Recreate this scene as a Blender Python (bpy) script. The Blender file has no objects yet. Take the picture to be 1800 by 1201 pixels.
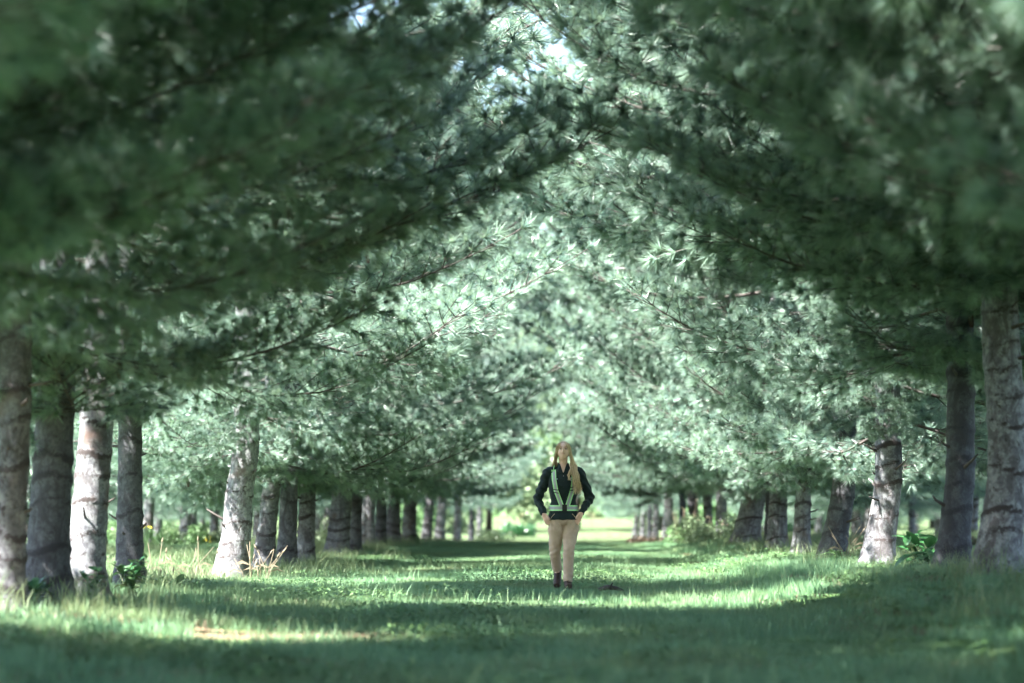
import bpy, bmesh, math, random
import numpy as np
from mathutils import Vector, Matrix, Euler
from mathutils.bvhtree import BVHTree
R = math.radians
random.seed(7); rng = np.random.default_rng(11)
sc = bpy.context.scene
COL = sc.collection

# ------------------------------------------------------------------ camera, sky, sun, exposure
CAM_Z = 0.89
cam_d = bpy.data.cameras.new('camera'); cam = bpy.data.objects.new('camera', cam_d); COL.objects.link(cam)
cam.location = (0, 0, CAM_Z); cam.rotation_euler = Euler((R(90 + 4.03), 0, R(1.08)), 'XYZ')
cam_d.lens = 85; cam_d.sensor_width = 36; cam_d.clip_end = 6000; cam_d.clip_start = 0.1
cam_d.dof.use_dof = True; cam_d.dof.focus_distance = 27.8; cam_d.dof.aperture_fstop = 1.35
sc.camera = cam
SUN_AZ = Vector((-0.80, -0.60, 0)).normalized(); SUN_EL = R(50)
SUN = Vector((SUN_AZ.x * math.cos(SUN_EL), SUN_AZ.y * math.cos(SUN_EL), math.sin(SUN_EL)))
w = bpy.data.worlds.new('World'); sc.world = w; w.use_nodes = True
nt = w.node_tree; sky = nt.nodes.new('ShaderNodeTexSky'); sky.sky_type = 'NISHITA'; sky.sun_disc = False
sky.sun_elevation = SUN_EL; sky.sun_rotation = math.atan2(SUN.x, SUN.y)
sky.air_density = 1.0; sky.dust_density = 1.0; sky.ozone_density = 1.5
nt.links.new(sky.outputs[0], nt.nodes['Background'].inputs[0]); nt.nodes['Background'].inputs[1].default_value = 0.072
sl = bpy.data.lights.new('sun', 'SUN'); sl.energy = 5.0; sl.angle = R(0.53); sl.color = (1, 0.965, 0.91)
so = bpy.data.objects.new('sun', sl); COL.objects.link(so); so.rotation_euler = SUN.to_track_quat('Z', 'Y').to_euler(); so.location = (0, 0, 40)
sc.view_settings.view_transform = 'Standard'; sc.view_settings.look = 'None'; sc.view_settings.exposure = 3.72; sc.view_settings.gamma = 1.0
sc.render.engine = 'CYCLES'
sc.cycles.use_denoising = True
sc.cycles.use_adaptive_sampling = True; sc.cycles.adaptive_threshold = 0.025
sc.cycles.max_bounces = 5; sc.cycles.diffuse_bounces = 3; sc.cycles.transmission_bounces = 3; sc.cycles.glossy_bounces = 2
sc.cycles.sample_clamp_indirect = 6

CM = Euler((R(90 + 4.03), 0, R(1.08)), 'XYZ').to_matrix()
FP = 1800 * 85 / 36
def px(u, v, d):
    """point of the place that stands d metres down the lane and shows at photo pixel u, v"""
    r = CM @ Vector(((u - 900) / FP, -(v - 600.5) / FP, -1.0))
    return Vector((0, 0, CAM_Z)) + r * (d / r.y)
def project(p):
    q = CM.transposed() @ (Vector(p) - Vector((0, 0, CAM_Z)))
    if q.z > -0.5: return None
    return 900 + FP * q.x / -q.z, 600.5 - FP * q.y / -q.z

# ------------------------------------------------------------------ helpers
def tag(o, label=None, cat=None, group=None, kind=None):
    if label: o['label'] = label
    if cat: o['category'] = cat
    if group: o['group'] = group
    if kind: o['kind'] = kind
    return o
def empty(name, loc, rz=0):
    o = bpy.data.objects.new(name, None); COL.objects.link(o); o.location = loc; o.rotation_euler = (0, 0, rz); o.empty_display_size = 0.1
    return o
def link(name, me, parent=None, loc=None, link_it=True):
    o = bpy.data.objects.new(name, me)
    if link_it: COL.objects.link(o)
    if parent: o.parent = parent
    if loc is not None: o.location = loc
    return o
def mesh_np(name, V, loops, starts, totals, mats, mi=None, attr=None, smooth=False):
    me = bpy.data.meshes.new(name)
    V = np.asarray(V, np.float32); loops = np.asarray(loops, np.int32)
    me.vertices.add(len(V)); me.vertices.foreach_set('co', V.ravel())
    me.loops.add(len(loops)); me.loops.foreach_set('vertex_index', loops)
    me.polygons.add(len(starts)); me.polygons.foreach_set('loop_start', np.asarray(starts, np.int32))
    if mi is not None: me.polygons.foreach_set('material_index', np.asarray(mi, np.int32))
    if smooth: me.polygons.foreach_set('use_smooth', np.ones(len(starts), bool))
    for m in mats: me.materials.append(m)
    if attr is not None:
        for k, a in attr.items():
            at = me.attributes.new(k, 'FLOAT', 'POINT'); at.data.foreach_set('value', np.asarray(a, np.float32))
    me.update(calc_edges=True); me.validate()
    return me
class MB:
    """collects faces of one mesh"""
    def __init__(s): s.v = []; s.f = []; s.m = []; s.a = []
    def add(s, vs, fs, m=0, a=0.0):
        n = len(s.v); s.v += [tuple(p) for p in vs]; s.f += [tuple(n + i for i in f) for f in fs]; s.m += [m] * len(fs)
        s.a += [a] * len(vs)
    def tube(s, pts, rad, n=8, m=0, a=0.0, cap=True, flat=None):
        pts = [Vector(p) for p in pts]; vs = []; k = len(pts)
        t0 = (pts[1] - pts[0]).normalized(); ref = Vector((0, 0, 1)) if abs(t0.z) < 0.9 else Vector((0, 1, 0))
        u = t0.cross(ref).normalized()
        for i, p in enumerate(pts):
            t = (pts[min(i + 1, k - 1)] - pts[max(i - 1, 0)]).normalized()
            u = (u - t * u.dot(t)).normalized(); vv = t.cross(u)
            r = rad[i] if hasattr(rad, '__len__') else rad
            ru, rv = (r if hasattr(r, '__len__') else (r, r))
            for j in range(n):
                c = 2 * math.pi * j / n; vs.append(p + u * (ru * math.cos(c)) + vv * (rv * math.sin(c)))
        fs = [(i * n + j, i * n + (j + 1) % n, (i + 1) * n + (j + 1) % n, (i + 1) * n + j) for i in range(k - 1) for j in range(n)]
        if cap: fs += [tuple(range(n - 1, -1, -1)), tuple(range((k - 1) * n, k * n))]
        s.add(vs, fs, m, a)
    def mesh(s, name, mats, smooth=True):
        me = bpy.data.meshes.new(name); me.from_pydata(s.v, [], s.f)
        for m in (mats if isinstance(mats, (list, tuple)) else [mats]): me.materials.append(m)
        me.polygons.foreach_set('material_index', s.m)
        if smooth: me.polygons.foreach_set('use_smooth', [True] * len(s.f))
        at = me.attributes.new('tint', 'FLOAT', 'POINT'); at.data.foreach_set('value', s.a)
        me.update(); return me
    def build(s, name, mats, parent=None, smooth=True, loc=None): return link(name, s.mesh(name, mats, smooth), parent, loc)

# ------------------------------------------------------------------ materials
def mat(name, col=(0.5, 0.5, 0.5), rough=0.7, spec=0.3):
    m = bpy.data.materials.new(name); m.use_nodes = True
    b = m.node_tree.nodes['Principled BSDF']; b.inputs['Base Color'].default_value = (*col, 1)
    b.inputs['Roughness'].default_value = rough; b.inputs['Specular IOR Level'].default_value = spec
    return m
class N:
    """small node helper"""
    def __init__(s, m): s.t = m.node_tree; s.b = s.t.nodes['Principled BSDF']; s.out = s.t.nodes['Material Output']
    def n(s, ty, **k):
        x = s.t.nodes.new(ty)
        for a, b in k.items(): setattr(x, a, b)
        return x
    def l(s, a, b): s.t.links.new(a, b)
    def noise(s, vec, scale, detail=3, rough=0.55, dist=0.0):
        x = s.n('ShaderNodeTexNoise'); x.inputs['Scale'].default_value = scale; x.inputs['Detail'].default_value = detail
        x.inputs['Roughness'].default_value = rough; x.inputs['Distortion'].default_value = dist
        if vec is not None: s.l(vec, x.inputs['Vector'])
        return x.outputs['Fac']
    def ramp(s, fac, stops):
        x = s.n('ShaderNodeValToRGB'); e = x.color_ramp.elements
        while len(e) < len(stops): e.new(0.5)
        for q, (p, c) in zip(e, stops): q.position = p; q.color = (*c, 1) if len(c) == 3 else c
        s.l(fac, x.inputs[0]); return x.outputs[0]
    def mix(s, fac, a, b, mode='MIX'):
        x = s.n('ShaderNodeMix', data_type='RGBA', blend_type=mode)
        for i, v in ((0, fac), (6, a), (7, b)):
            if isinstance(v, (int, float)): x.inputs[i].default_value = v
            elif isinstance(v, tuple): x.inputs[i].default_value = (*v, 1)
            else: s.l(v, x.inputs[i])
        return x.outputs[2]
    def math(s, op, a, b=0.0, clamp=False):
        x = s.n('ShaderNodeMath', operation=op); x.use_clamp = clamp
        for i, v in ((0, a), (1, b)):
            if isinstance(v, (int, float)): x.inputs[i].default_value = v
            else: s.l(v, x.inputs[i])
        return x.outputs[0]
    def attr(s, name): x = s.n('ShaderNodeAttribute', attribute_name=name); return x.outputs['Fac']
    def obj(s): return s.n('ShaderNodeTexCoord').outputs['Object']
    def bump(s, h, st, d=0.01):
        x = s.n('ShaderNodeBump'); x.inputs['Strength'].default_value = st; x.inputs['Distance'].default_value = d
        s.l(h, x.inputs['Height']); s.l(x.outputs[0], s.b.inputs['Normal'])
def leafy(name, dark, light, trans=0.3, rough=0.5, spec=0.4, tcol=None, patchy=False):
    """foliage: colour by blade tint and by object, with light passing through"""
    m = mat(name, dark, rough, spec); k = N(m)
    c = k.mix(k.attr('tint'), dark, light)
    info = k.n('ShaderNodeObjectInfo').outputs['Random']
    if patchy:
        ps = k.n('ShaderNodeNewGeometry').outputs['Position']
        c = k.mix(k.ramp(k.noise(ps, 0.55, 5, .65), [(.44, (0, 0, 0)), (.66, (.75, .75, .75))]), c, (.17, .19, .075))
        c = k.mix(k.ramp(k.noise(ps, 1.9, 4, .7), [(.52, (0, 0, 0)), (.70, (.6, .6, .6))]), c, (.035, .085, .040))
    c = k.mix(k.math('MULTIPLY', info, 0.45), c, tuple(min(1, a * 0.45 + b * 0.25) for a, b in zip(dark, light)))
    k.l(c, k.b.inputs['Base Color'])
    tr = k.n('ShaderNodeBsdfTranslucent')
    k.l(k.mix(0.5, c, tcol or light), tr.inputs['Color'])
    mx = k.n('ShaderNodeMixShader'); mx.inputs[0].default_value = trans
    k.l(k.b.outputs[0], mx.inputs[1]); k.l(tr.outputs[0], mx.inputs[2]); k.l(mx.outputs[0], k.out.inputs[0])
    return m
M = {}
M['needle'] = leafy('pine_needles', (0.030, 0.082, 0.078), (0.265, 0.385, 0.295), 0.33, 0.38, 0.7, (.27, .37, .20))
M['grass'] = leafy('grass_blades', (0.056, 0.150, 0.080), (0.185, 0.300, 0.155), 0.33, 0.55, 0.35, None, True)
M['tallgrass'] = leafy('tall_grass_blades', (0.075, 0.135, 0.06), (0.23, 0.27, 0.14), 0.3, 0.55, 0.3)
M['straw'] = leafy('dry_straw', (0.11, 0.088, 0.060), (0.19, 0.16, 0.11), 0.15, 0.7, 0.2)
M['broad'] = leafy('broad_leaves', (0.018, 0.070, 0.022), (0.035, 0.12, 0.04), 0.2, 0.35, 0.5)
M['weed'] = leafy('weed_leaves', (0.055, 0.125, 0.045), (0.13, 0.22, 0.09), 0.3, 0.5, 0.4)
M['pale'] = leafy('pale_leaves', (0.10, 0.16, 0.08), (0.21, 0.27, 0.15), 0.3, 0.5, 0.4)
M['rust'] = leafy('rust_leaves', (0.085, 0.062, 0.042), (0.15, 0.11, 0.075), 0.3, 0.5, 0.4)
M['flower'] = leafy('yellow_petals', (0.6, 0.45, 0.03), (0.7, 0.6, 0.06), 0.2, 0.5, 0.3)
M['tree_leaf'] = leafy('tree_leaves', (0.055, 0.115, 0.045), (0.14, 0.21, 0.09), 0.3, 0.5, 0.4)

m = mat('branch_bark', (0.15, 0.125, 0.11), 0.85, 0.2); k = N(m)
k.l(k.ramp(k.noise(k.obj(), 9, 4), [(0.3, (0.028, 0.023, 0.021)), (0.7, (0.085, 0.075, 0.070))]), k.b.inputs['Base Color']); M['twig'] = m
m = mat('cone_scales', (0.16, 0.085, 0.05), 0.8, 0.2); k = N(m)
k.l(k.ramp(k.noise(k.obj(), 60, 2), [(0.35, (0.045, 0.026, 0.022)), (0.7, (0.15, 0.095, 0.07))]), k.b.inputs['Base Color']); M['cone'] = m

def bark_mat():
    m = mat('pine_bark', (0.3, 0.3, 0.3), 0.85, 0.25); k = N(m)
    tc = k.n('ShaderNodeTexCoord').outputs['Object']
    loc = k.n('ShaderNodeObjectInfo')
    add = k.n('ShaderNodeVectorMath', operation='ADD'); k.l(tc, add.inputs[0])
    mul = k.n('ShaderNodeVectorMath', operation='SCALE'); k.l(loc.outputs['Location'], mul.inputs[0]); mul.inputs['Scale'].default_value = 3.7
    k.l(mul.outputs[0], add.inputs[1]); v = add.outputs[0]
    sq = k.n('ShaderNodeVectorMath', operation='MULTIPLY'); k.l(v, sq.inputs[0]); sq.inputs[1].default_value = (1, 1, 0.55)
    lich = k.noise(v, 13, 8, 0.80, 0.3); fine = k.noise(v, 55, 4, 0.75); crack = k.noise(sq.outputs[0], 17, 6, 0.78, 1.0)
    c = k.ramp(lich, [(0.38, (0.070, 0.070, 0.078)), (0.49, (0.14, 0.142, 0.155)), (0.60, (0.23, 0.245, 0.245))])
    c = k.mix(k.ramp(crack, [(0.55, (0, 0, 0)), (0.62, (1, 1, 1))]), c, (0.045, 0.038, 0.037))
    c = k.mix(k.ramp(fine, [(0.30, (0.75, 0.75, 0.75)), (0.42, (0, 0, 0))]), c, (0.05, 0.044, 0.044))
    blot = k.noise(sq.outputs[0], 4.2, 6, 0.72, 0.9); c = k.mix(k.ramp(blot, [(0.50, (0, 0, 0)), (0.58, (0.8, 0.8, 0.8))]), c, (0.062, 0.056, 0.058))
    rust = k.noise(v, 2.6, 3, 0.5)
    c = k.mix(k.ramp(rust, [(0.60, (0, 0, 0)), (0.72, (0.65, 0.65, 0.65))]), c, (0.10, 0.062, 0.048))
    # whorl scars: dark corky rings stored on the mesh, broken up by noise
    wv = k.math('ADD', k.attr('whorl'), k.math('MULTIPLY', k.math('SUBTRACT', k.noise(v, 42, 5, 0.8), 0.5), 1.5))
    c = k.mix(k.ramp(wv, [(0.27, (0, 0, 0)), (0.50, (0.95, 0.95, 0.95))]), c, (0.030, 0.023, 0.022))
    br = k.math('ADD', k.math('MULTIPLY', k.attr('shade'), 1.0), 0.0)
    c = k.mix(br, c, (0.024, 0.025, 0.031))  # shade on darker trunks is painted into the bark colour, trunk by trunk
    k.l(c, k.b.inputs['Base Color'])
    h = k.math('ADD', k.math('MULTIPLY', crack, -1.0), k.math('MULTIPLY', fine, 0.5)); k.bump(h, 0.7, 0.02)
    return m
M['bark'] = bark_mat()

def ground_mat():
    m = mat('soil_and_turf', (0.1, 0.15, 0.05), 0.95, 0.1); k = N(m); v = k.obj()
    n1 = k.noise(v, 0.28, 5, 0.6); n2 = k.noise(v, 3.5, 5, 0.65); n3 = k.noise(v, 30, 3, 0.7)
    turf = k.ramp(n2, [(0.3, (0.045, 0.10, 0.035)), (0.55, (0.085, 0.155, 0.055)), (0.75, (0.15, 0.20, 0.08))])
    turf = k.mix(k.ramp(n1, [(0.52, (0, 0, 0)), (0.68, (0.7, 0.7, 0.7))]), turf, (0.19, 0.20, 0.10))
    duff = k.ramp(n3, [(0.3, (0.10, 0.062, 0.04)), (0.6, (0.25, 0.17, 0.11)), (0.8, (0.36, 0.27, 0.19))])
    k.l(k.mix(k.attr('duff'), turf, duff), k.b.inputs['Base Color'])
    k.bump(k.math('ADD', n2, k.math('MULTIPLY', n3, 0.5)), 0.6, 0.06); return m
M['ground'] = ground_mat()

# ------------------------------------------------------------------ ground
def sst(a, b, x):
    t = np.clip((x - a) / (b - a), 0, 1); return t * t * (3 - 2 * t)
def zg(x, y):
    x = np.asarray(x, float); y = np.asarray(y, float)
    z = np.interp(y, [-50, 50, 62, 75, 110, 150, 200, 260, 400, 900, 4000], [0, 0, 0.02, -0.12, -0.60, -0.75, -0.50, 0.0, 1.6, 9, 40])
    z = z + 0.20 * sst(1.9, 3.7, x) * (1 + 0.65 * (1 - sst(20, 31, y))) * (1 - sst(55, 75, y))
    z = z + 0.13 * sst(2.2, 3.9, -x) * (1 - sst(22, 30, y))
    return z + 0.025 * np.sin(x * 1.3 + y * 0.31) * np.sin(y * 0.43 + 1.1) + 0.012 * np.sin(x * 3.1 + 2) * np.cos(y * 1.9)
TRUNKS = [(-4.2, 18.3), (-4.16, 20), (-4.15, 21.8), (-4.15, 24), (-4.2, 31), (-4.2, 35), (-4.2, 37.5), (-4.15, 40.5), (3.8, 20.5), (3.8, 23), (3.83, 28.5), (3.8, 33), (3.85, 37.5), (3.9, 42)]
def duff_at(x, y):
    d = np.zeros_like(np.asarray(x, float))
    for cx, cy, rx, ry, s in ((-3.0, 17.6, 2.5, 0.45, 1.0), (-2.05, 16.75, 1.0, 0.38, 1.0), (-4.4, 19.2, 1.1, 1.2, 0.8), (-1.9, 37.5, .55, 1.1, .75), (3.2, 25.6, .5, .7, .8),
                              (-2.4, 33.6, .9, .8, .55), (2.9, 46, .8, 1.2, .7), (-1.5, 14.2, .5, .35, .6), (2.1, 13.6, .35, .3, .6), (-2.0, 13.2, .5, .3, .8)):
        q = ((x - cx) / rx) ** 2 + ((y - cy) / ry) ** 2
        d = np.maximum(d, s * (1 - sst(0.5, 1.5, q + 0.35 * np.sin(x * 7 + y * 5) * np.sin(y * 9))))
    tk = np.zeros_like(d)
    for tx, ty in TRUNKS: tk = np.maximum(tk, .95 * np.exp(-(((x - tx) ** 2 + (y - ty) ** 2) / .30)))
    d = np.maximum(d, tk)
    row = np.exp(-((np.abs(x) - 4.2) / 0.6) ** 2) * 0.68
    return np.maximum(d, row)
xs = np.concatenate([-np.geomspace(3000, 14, 26), np.linspace(-13, 13, 131), np.geomspace(14, 3000, 26)])
ys = np.concatenate([-np.geomspace(200, 1, 10), np.linspace(0, 80, 321), np.geomspace(81, 4500, 110)])
X, Y = np.meshgrid(xs, ys); Z = zg(X, Y); nx, ny = len(xs), len(ys)
V = np.stack([X.ravel(), Y.ravel(), Z.ravel()], 1)
ii, jj = np.meshgrid(np.arange(nx - 1), np.arange(ny - 1)); q = (jj * nx + ii).ravel()
loops = np.stack([q, q + 1, q + nx + 1, q + nx], 1)
gme = mesh_np('ground', V, loops.ravel(), np.arange(len(q)) * 4, None, [M['ground']], attr={'duff': duff_at(V[:, 0], V[:, 1])}, smooth=True)
tag(link('ground', gme), kind='structure')

# ------------------------------------------------------------------ needles and branches
def needles(P, D, n, ln, wd, seed, spread=(18, 78), back=0.10):
    """n needles round each shoot P with direction D"""
    g = np.random.default_rng(seed); P = np.repeat(P, n, 0); D = np.repeat(D, n, 0); m_ = len(P)
    ref = np.where(np.abs(D[:, 2:3]) < 0.9, np.array([[0, 0, 1.0]]), np.array([[1.0, 0, 0]]))
    U = np.cross(D, ref); U /= np.linalg.norm(U, axis=1, keepdims=True); W = np.cross(D, U)
    ph = g.uniform(0, 2 * np.pi, m_)[:, None]; a = np.radians(g.uniform(*spread, m_))[:, None]
    d = np.cos(a) * D + np.sin(a) * (np.cos(ph) * U + np.sin(ph) * W); d[:, 2] -= 0.14
    d /= np.linalg.norm(d, axis=1, keepdims=True)
    L = ln * g.uniform(0.7, 1.15, m_)[:, None]
    b = P - D * g.uniform(0, back, m_)[:, None]
    side = np.cross(d, g.normal(size=(m_, 3))); side /= np.linalg.norm(side, axis=1, keepdims=True)
    V = np.stack([b - side * wd / 2, b + side * wd / 2, b + d * L], 1).reshape(-1, 3)
    tf = np.repeat(g.normal(0.42, 0.22, m_ // n), n) + g.normal(0, .12, m_)
    t = np.clip(np.stack([tf - .12, tf - .12, tf + .22], 1).ravel(), 0, 1)
    return V, t
def branch_skel(L, seed, dens=1.0):
    """wood segments and shoot tips of one pine branch growing along +X"""
    g = random.Random(seed); segs = []; P = []; D = []
    npt = 9; droop = g.uniform(0.02, 0.10); wob = [g.uniform(-.05, .05) for _ in range(3)]
    def ax(t):
        return Vector((L * t, L * (wob[0] * math.sin(t * 5) + wob[1] * t), L * (-droop * math.sin(t * 3.0) + 0.10 * t * t * t + wob[2] * .4 * math.sin(t * 7))))
    pts = [ax(i / npt) for i in range(npt + 1)]
    segs.append((pts, [0.024 * (1 - .85 * i / npt) for i in range(npt + 1)], 5))
    def shoot(p0, d0, ln, lev):
        d = d0.normalized(); e = p0 + d * ln * .6; d2 = (d + Vector((0, 0, g.uniform(-.15, .28)))).normalized(); tip = e + d2 * ln * .4
        segs.append(([p0, e, tip], [0.007 if lev == 0 else 0.004, 0.005 if lev == 0 else 0.003, 0.002], 3))
        s = ln - 0.02
        while s > max(0.10, ln * (0.35 if lev == 0 else 0.2)):
            q = p0 + d * s if s < ln * .6 else e + d2 * (s - ln * .6)
            P.append(q); D.append(d2 if s > ln * .6 else d); s -= 0.20 / dens
        if lev == 0:
            n = max(1, int(ln / 0.145 * dens)); sg = g.choice((-1, 1))
            for i in range(n):
                t = (i + .9) / (n + .6); q = p0.lerp(tip, t); sg = -sg
                dd = Matrix.Rotation(sg * R(g.uniform(38, 62)), 3, 'Z') @ d; dd.z += g.uniform(-.24, .34)
                shoot(q, dd, (0.16 + 0.32 * ln * (1 - t)) * g.uniform(.7, 1.2), 1)
    t = 0.16; sg = 1
    while t < 0.97:
        p = ax(t); td = (ax(t + .02) - ax(t - .02)).normalized()
        for sg in (-1, 1):
            d = Matrix.Rotation(sg * R(g.uniform(42, 66)), 3, 'Z') @ td; d.z += g.uniform(-.22, .28)
            shoot(p, d, (0.22 + L * 0.30 * (1 - t) ** .8 * min(1, t * 4)) * g.uniform(.75, 1.2), 0)
        t += 0.18 / L / dens * g.uniform(.8, 1.2)
    shoot(ax(1), ax(1) - ax(.95), 0.22, 0)
    return segs, np.array(P), np.array(D)
NV = 7; BR = []
for s in range(NV):
    segs, P, D = branch_skel(3.3, 100 + s)
    mb = MB()
    for pts, rd, n in segs: mb.tube(pts, rd, n, cap=False)
    V, t = needles(P, D / np.linalg.norm(D, axis=1, keepdims=True), 72, 0.150, 0.0056, 200 + s, (8, 68), .03)
    nf = len(V) // 3
    nme = mesh_np('needles', V, np.arange(nf * 3), np.arange(nf) * 3, None, [M['needle']], attr={'tint': t})
    BR.append((mb.mesh('branch', M['twig']), nme, P))
print('tufts', [len(b[2]) for b in BR])

def cone_mesh():
    mb = MB(); L = .13
    for i in range(46):
        t = i / 46; a = i * 2.4; r = .017 * math.sin(math.pi * min(1, .15 + t * .8)) + .004; z = -.015 - L * t
        d = Vector((math.cos(a), math.sin(a), 0)); s_ = Vector((-d.y, d.x, 0)) * .010; p = d * r * .4 + Vector((0, 0, z)); q = d * (r + .009) + Vector((0, 0, z - .012))
        mb.add([p - s_, p + s_, q + s_ * .7, q - s_ * .7, (p + q) / 2 + Vector((0, 0, -.009))], [(0, 1, 2, 3), (0, 4, 1), (1, 4, 2), (2, 4, 3), (3, 4, 0)])
    mb.tube([(0, 0, .02), (0, 0, -.02), (0, 0, -.14)], [.004, .008, .003], 5); return mb.mesh('pine_cone', M['cone'], False)
CONE = cone_mesh()
def whorl_specs(h0, h1, gap, nb, g, lmax=1.0, low=.95):
    """branches of a crown: height, azimuth, rise angle, length factor"""
    out = []; z = h0
    while z < h1:
        f = (z - h0) / (h1 - h0)
        s = lmax * np.interp(z, [h0, h0 + .9, 3.9, 7.0, 9.0, 11.2], [low, low + .15, 1.50, 1.50, 1.15, 0.40])
        a0 = g.uniform(0, 2 * math.pi); n = nb + g.choice((0, 0, 1))
        for i in range(n):
            out.append((z + g.uniform(-.12, .12), a0 + 2 * math.pi * i / n + g.uniform(-.3, .3), R(-4 + 34 * f + g.uniform(-7, 7)), s * g.uniform(.82, 1.12)))
        z += gap * g.uniform(.8, 1.2) * (.68 if z < h0 + 1.1 else 1)
    return out
# whole crowns, shared by the trees farther off (lighter needles)
CROWN = []
for s in range(3):
    g = random.Random(900 + s); VV = []; TT = []; mb = MB()
    light = []
    for q in range(3):
        sg, P, D = branch_skel(3.3, 300 + q + 10 * s, 0.80); light.append((sg, P, D / np.linalg.norm(D, axis=1, keepdims=True)))
    for i, (z, az, el, sfac) in enumerate(whorl_specs(1.95, 11.2, 0.80, 4, g)):
        sg, P, D = light[i % 3]
        Mx = Matrix.Rotation(az, 3, 'Z') @ Matrix.Rotation(-el, 3, 'Y'); A = np.array(Mx)
        P2 = (P * sfac) @ A.T + np.array([0, 0, z]); D2 = D @ A.T
        V, t = needles(P2, D2, 26, 0.14, 0.0085, 1000 + 50 * s + i, (8, 70), .05); VV.append(V); TT.append(t)
        pts, rd, _ = sg[0]; mb.tube([Mx @ (p * sfac) + Vector((0, 0, z)) for p in pts], rd, 4, cap=False)
    V = np.concatenate(VV); t = np.concatenate(TT); nf = len(V) // 3; nw = len(mb.v)
    wl = [i for f in mb.f for i in f]
    loops = np.concatenate([np.array(wl, int), np.arange(nf * 3) + nw]); st = np.concatenate([np.arange(len(mb.f)) * 4, np.arange(nf) * 3 + len(wl)])
    me = mesh_np('crown', np.concatenate([np.array(mb.v), V]), loops, st, None, [M['twig'], M['needle']],
                 mi=np.concatenate([np.zeros(len(mb.f)), np.ones(nf)]), attr={'tint': np.concatenate([np.zeros(nw), t])})
    CROWN.append(me); print('crown tris', nf)

# ------------------------------------------------------------------ trunks
def trunk_mesh(pts, rad, seed, shade=0.0, top=11.5):
    """pts: (point, radius) up to the first branches, then a straight tapering leader"""
    g = random.Random(seed); base = pts[0]
    last = pts[-1]; lean = Vector((g.uniform(-.02, .02), g.uniform(-.02, .02), 1))
    zs = [0.0]; 
    def cen(z):
        for a, b in zip(pts, pts[1:]):
            if z <= b.z:
                t = (z - a.z) / max(1e-6, b.z - a.z); t = t * t * (3 - 2 * t) if 0 <= t <= 1 else t; return a.lerp(b, t)
        return last + lean * (z - last.z)
    whorls = []; z = g.uniform(.15, .4)
    while z < top: whorls.append((z, g.uniform(.55, 1.0), g.uniform(.016, .042), g.uniform(0, 6.28), g.uniform(-.025, .025))); z += g.uniform(.16, .42)
    zz = []; z = -0.15
    while z < 3.2: zz.append(z); z += 0.035
    while z < top: zz.append(z); z += 0.25
    n = 20; vs = []; wh = []
    ph = [g.uniform(0, 6.28) for _ in range(6)]
    for z in zz:
        c = cen(z)
        r = rad * (1 - 0.055 * max(0, z) if z < 3 else 0.835 * (1 - (z - 3) / (top - 3) * .93)) * (1 + 0.42 * math.exp(-max(z, 0) / 0.16) + .20 * math.exp(-max(z, 0) / .42))
        near_w = [q for q in whorls if abs(q[0] - z) < .3]
        for j in range(n):
            an = 2 * math.pi * j / n
            zz_ = z + 0.03 * math.sin(an * 2 + ph[4] + z * 3)
            w2 = max([a * (.82 + .18 * math.sin(an * 2 + p_)) * math.exp(-((zz_ - w_ - t_ * math.cos(an + p_)) / s_) ** 2) for w_, a, s_, p_, t_ in near_w] + [0])
            rr = r * (1 + 0.025 * math.sin(2 * an + ph[0] + z * .8) + 0.02 * math.sin(3 * an + ph[1] - z * 1.3) + 0.012 * math.sin(7 * an + ph[2] + z * 9))
            rr += r * math.exp(-max(z, 0) / .10) * 0.12 * max(0, math.sin(4 * an + ph[3]))
            rr += 0.016 * w2 + 0.004 * math.sin(an * 11 + z * 23)
            vs.append((c.x + rr * math.cos(an), c.y + rr * math.sin(an), z)); wh.append(w2)
    k_ = len(zz); fs = [(i * n + j, i * n + (j + 1) % n, (i + 1) * n + (j + 1) % n, (i + 1) * n + j) for i in range(k_ - 1) for j in range(n)]
    fs.append(tuple(range((k_ - 1) * n, k_ * n)))
    me = bpy.data.meshes.new('trunk'); me.from_pydata(vs, [], fs); me.materials.append(M['bark'])
    me.polygons.foreach_set('use_smooth', [True] * len(fs))
    at = me.attributes.new('whorl', 'FLOAT', 'POINT'); at.data.foreach_set('value', wh)
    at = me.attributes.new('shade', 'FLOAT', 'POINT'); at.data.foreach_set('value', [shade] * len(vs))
    me.update(); return me, cen, whorls

# where sunlight reaches through gaps in the branches: photo pixel, distance, radius of the gap
LIT = []
def lit(u0, u1, v0, v1, d, r, nu, nv):
    for a in range(nu):
        for b in range(nv):
            LIT.append((px(u0 + (u1 - u0) * (a + .5) / nu, v0 + (v1 - v0) * (b + .5) / nv, d), r))
lit(140, 180, 760, 1040, 21.5, .22, 1, 6)
lit(395, 425, 790, 1010, 30.7, .3, 1, 5)
lit(1530, 1570, 850, 990, 28.2, .25, 1, 4)

for u in range(60, 600, 60): LIT.append((px(u, 1105, 17.4 + .6 * math.sin(u)), .32))
for u in range(280, 1750, 75):
    if abs(u - 560) > 60: LIT.append((px(u, 1060, 23.6), .42))
for u in range(1000, 1500, 60): LIT.append((px(u, 1065, 23), .35))
for u, v in ((700, 1000), (820, 985), (1150, 1000), (1250, 1000), (640, 990), (1080, 975), (760, 1020), (300, 1020), (340, 1030)):
    LIT.append((px(u, v, 3782 / (v - 900)), .4))
SHADED = [(px(990, v, 27.8), .30) for v in (800, 850, 900, 950, 1000)] + [(px(u, v, d), .3) for u, v, d in ((95, 700, 20), (95, 800, 20), (90, 900, 20), (230, 850, 24), (1688, 760, 23), (1680, 900, 23), (1470, 900, 33), (1760, 900, 20.5), (1200, 450, 20), (1400, 480, 19), (560, 420, 19), (450, 520, 20), (620, 400, 21), (350, 560, 20), (1300, 430, 17), (1500, 420, 17), (1180, 480, 21), (850, 200, 24), (700, 250, 22))]
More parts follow.
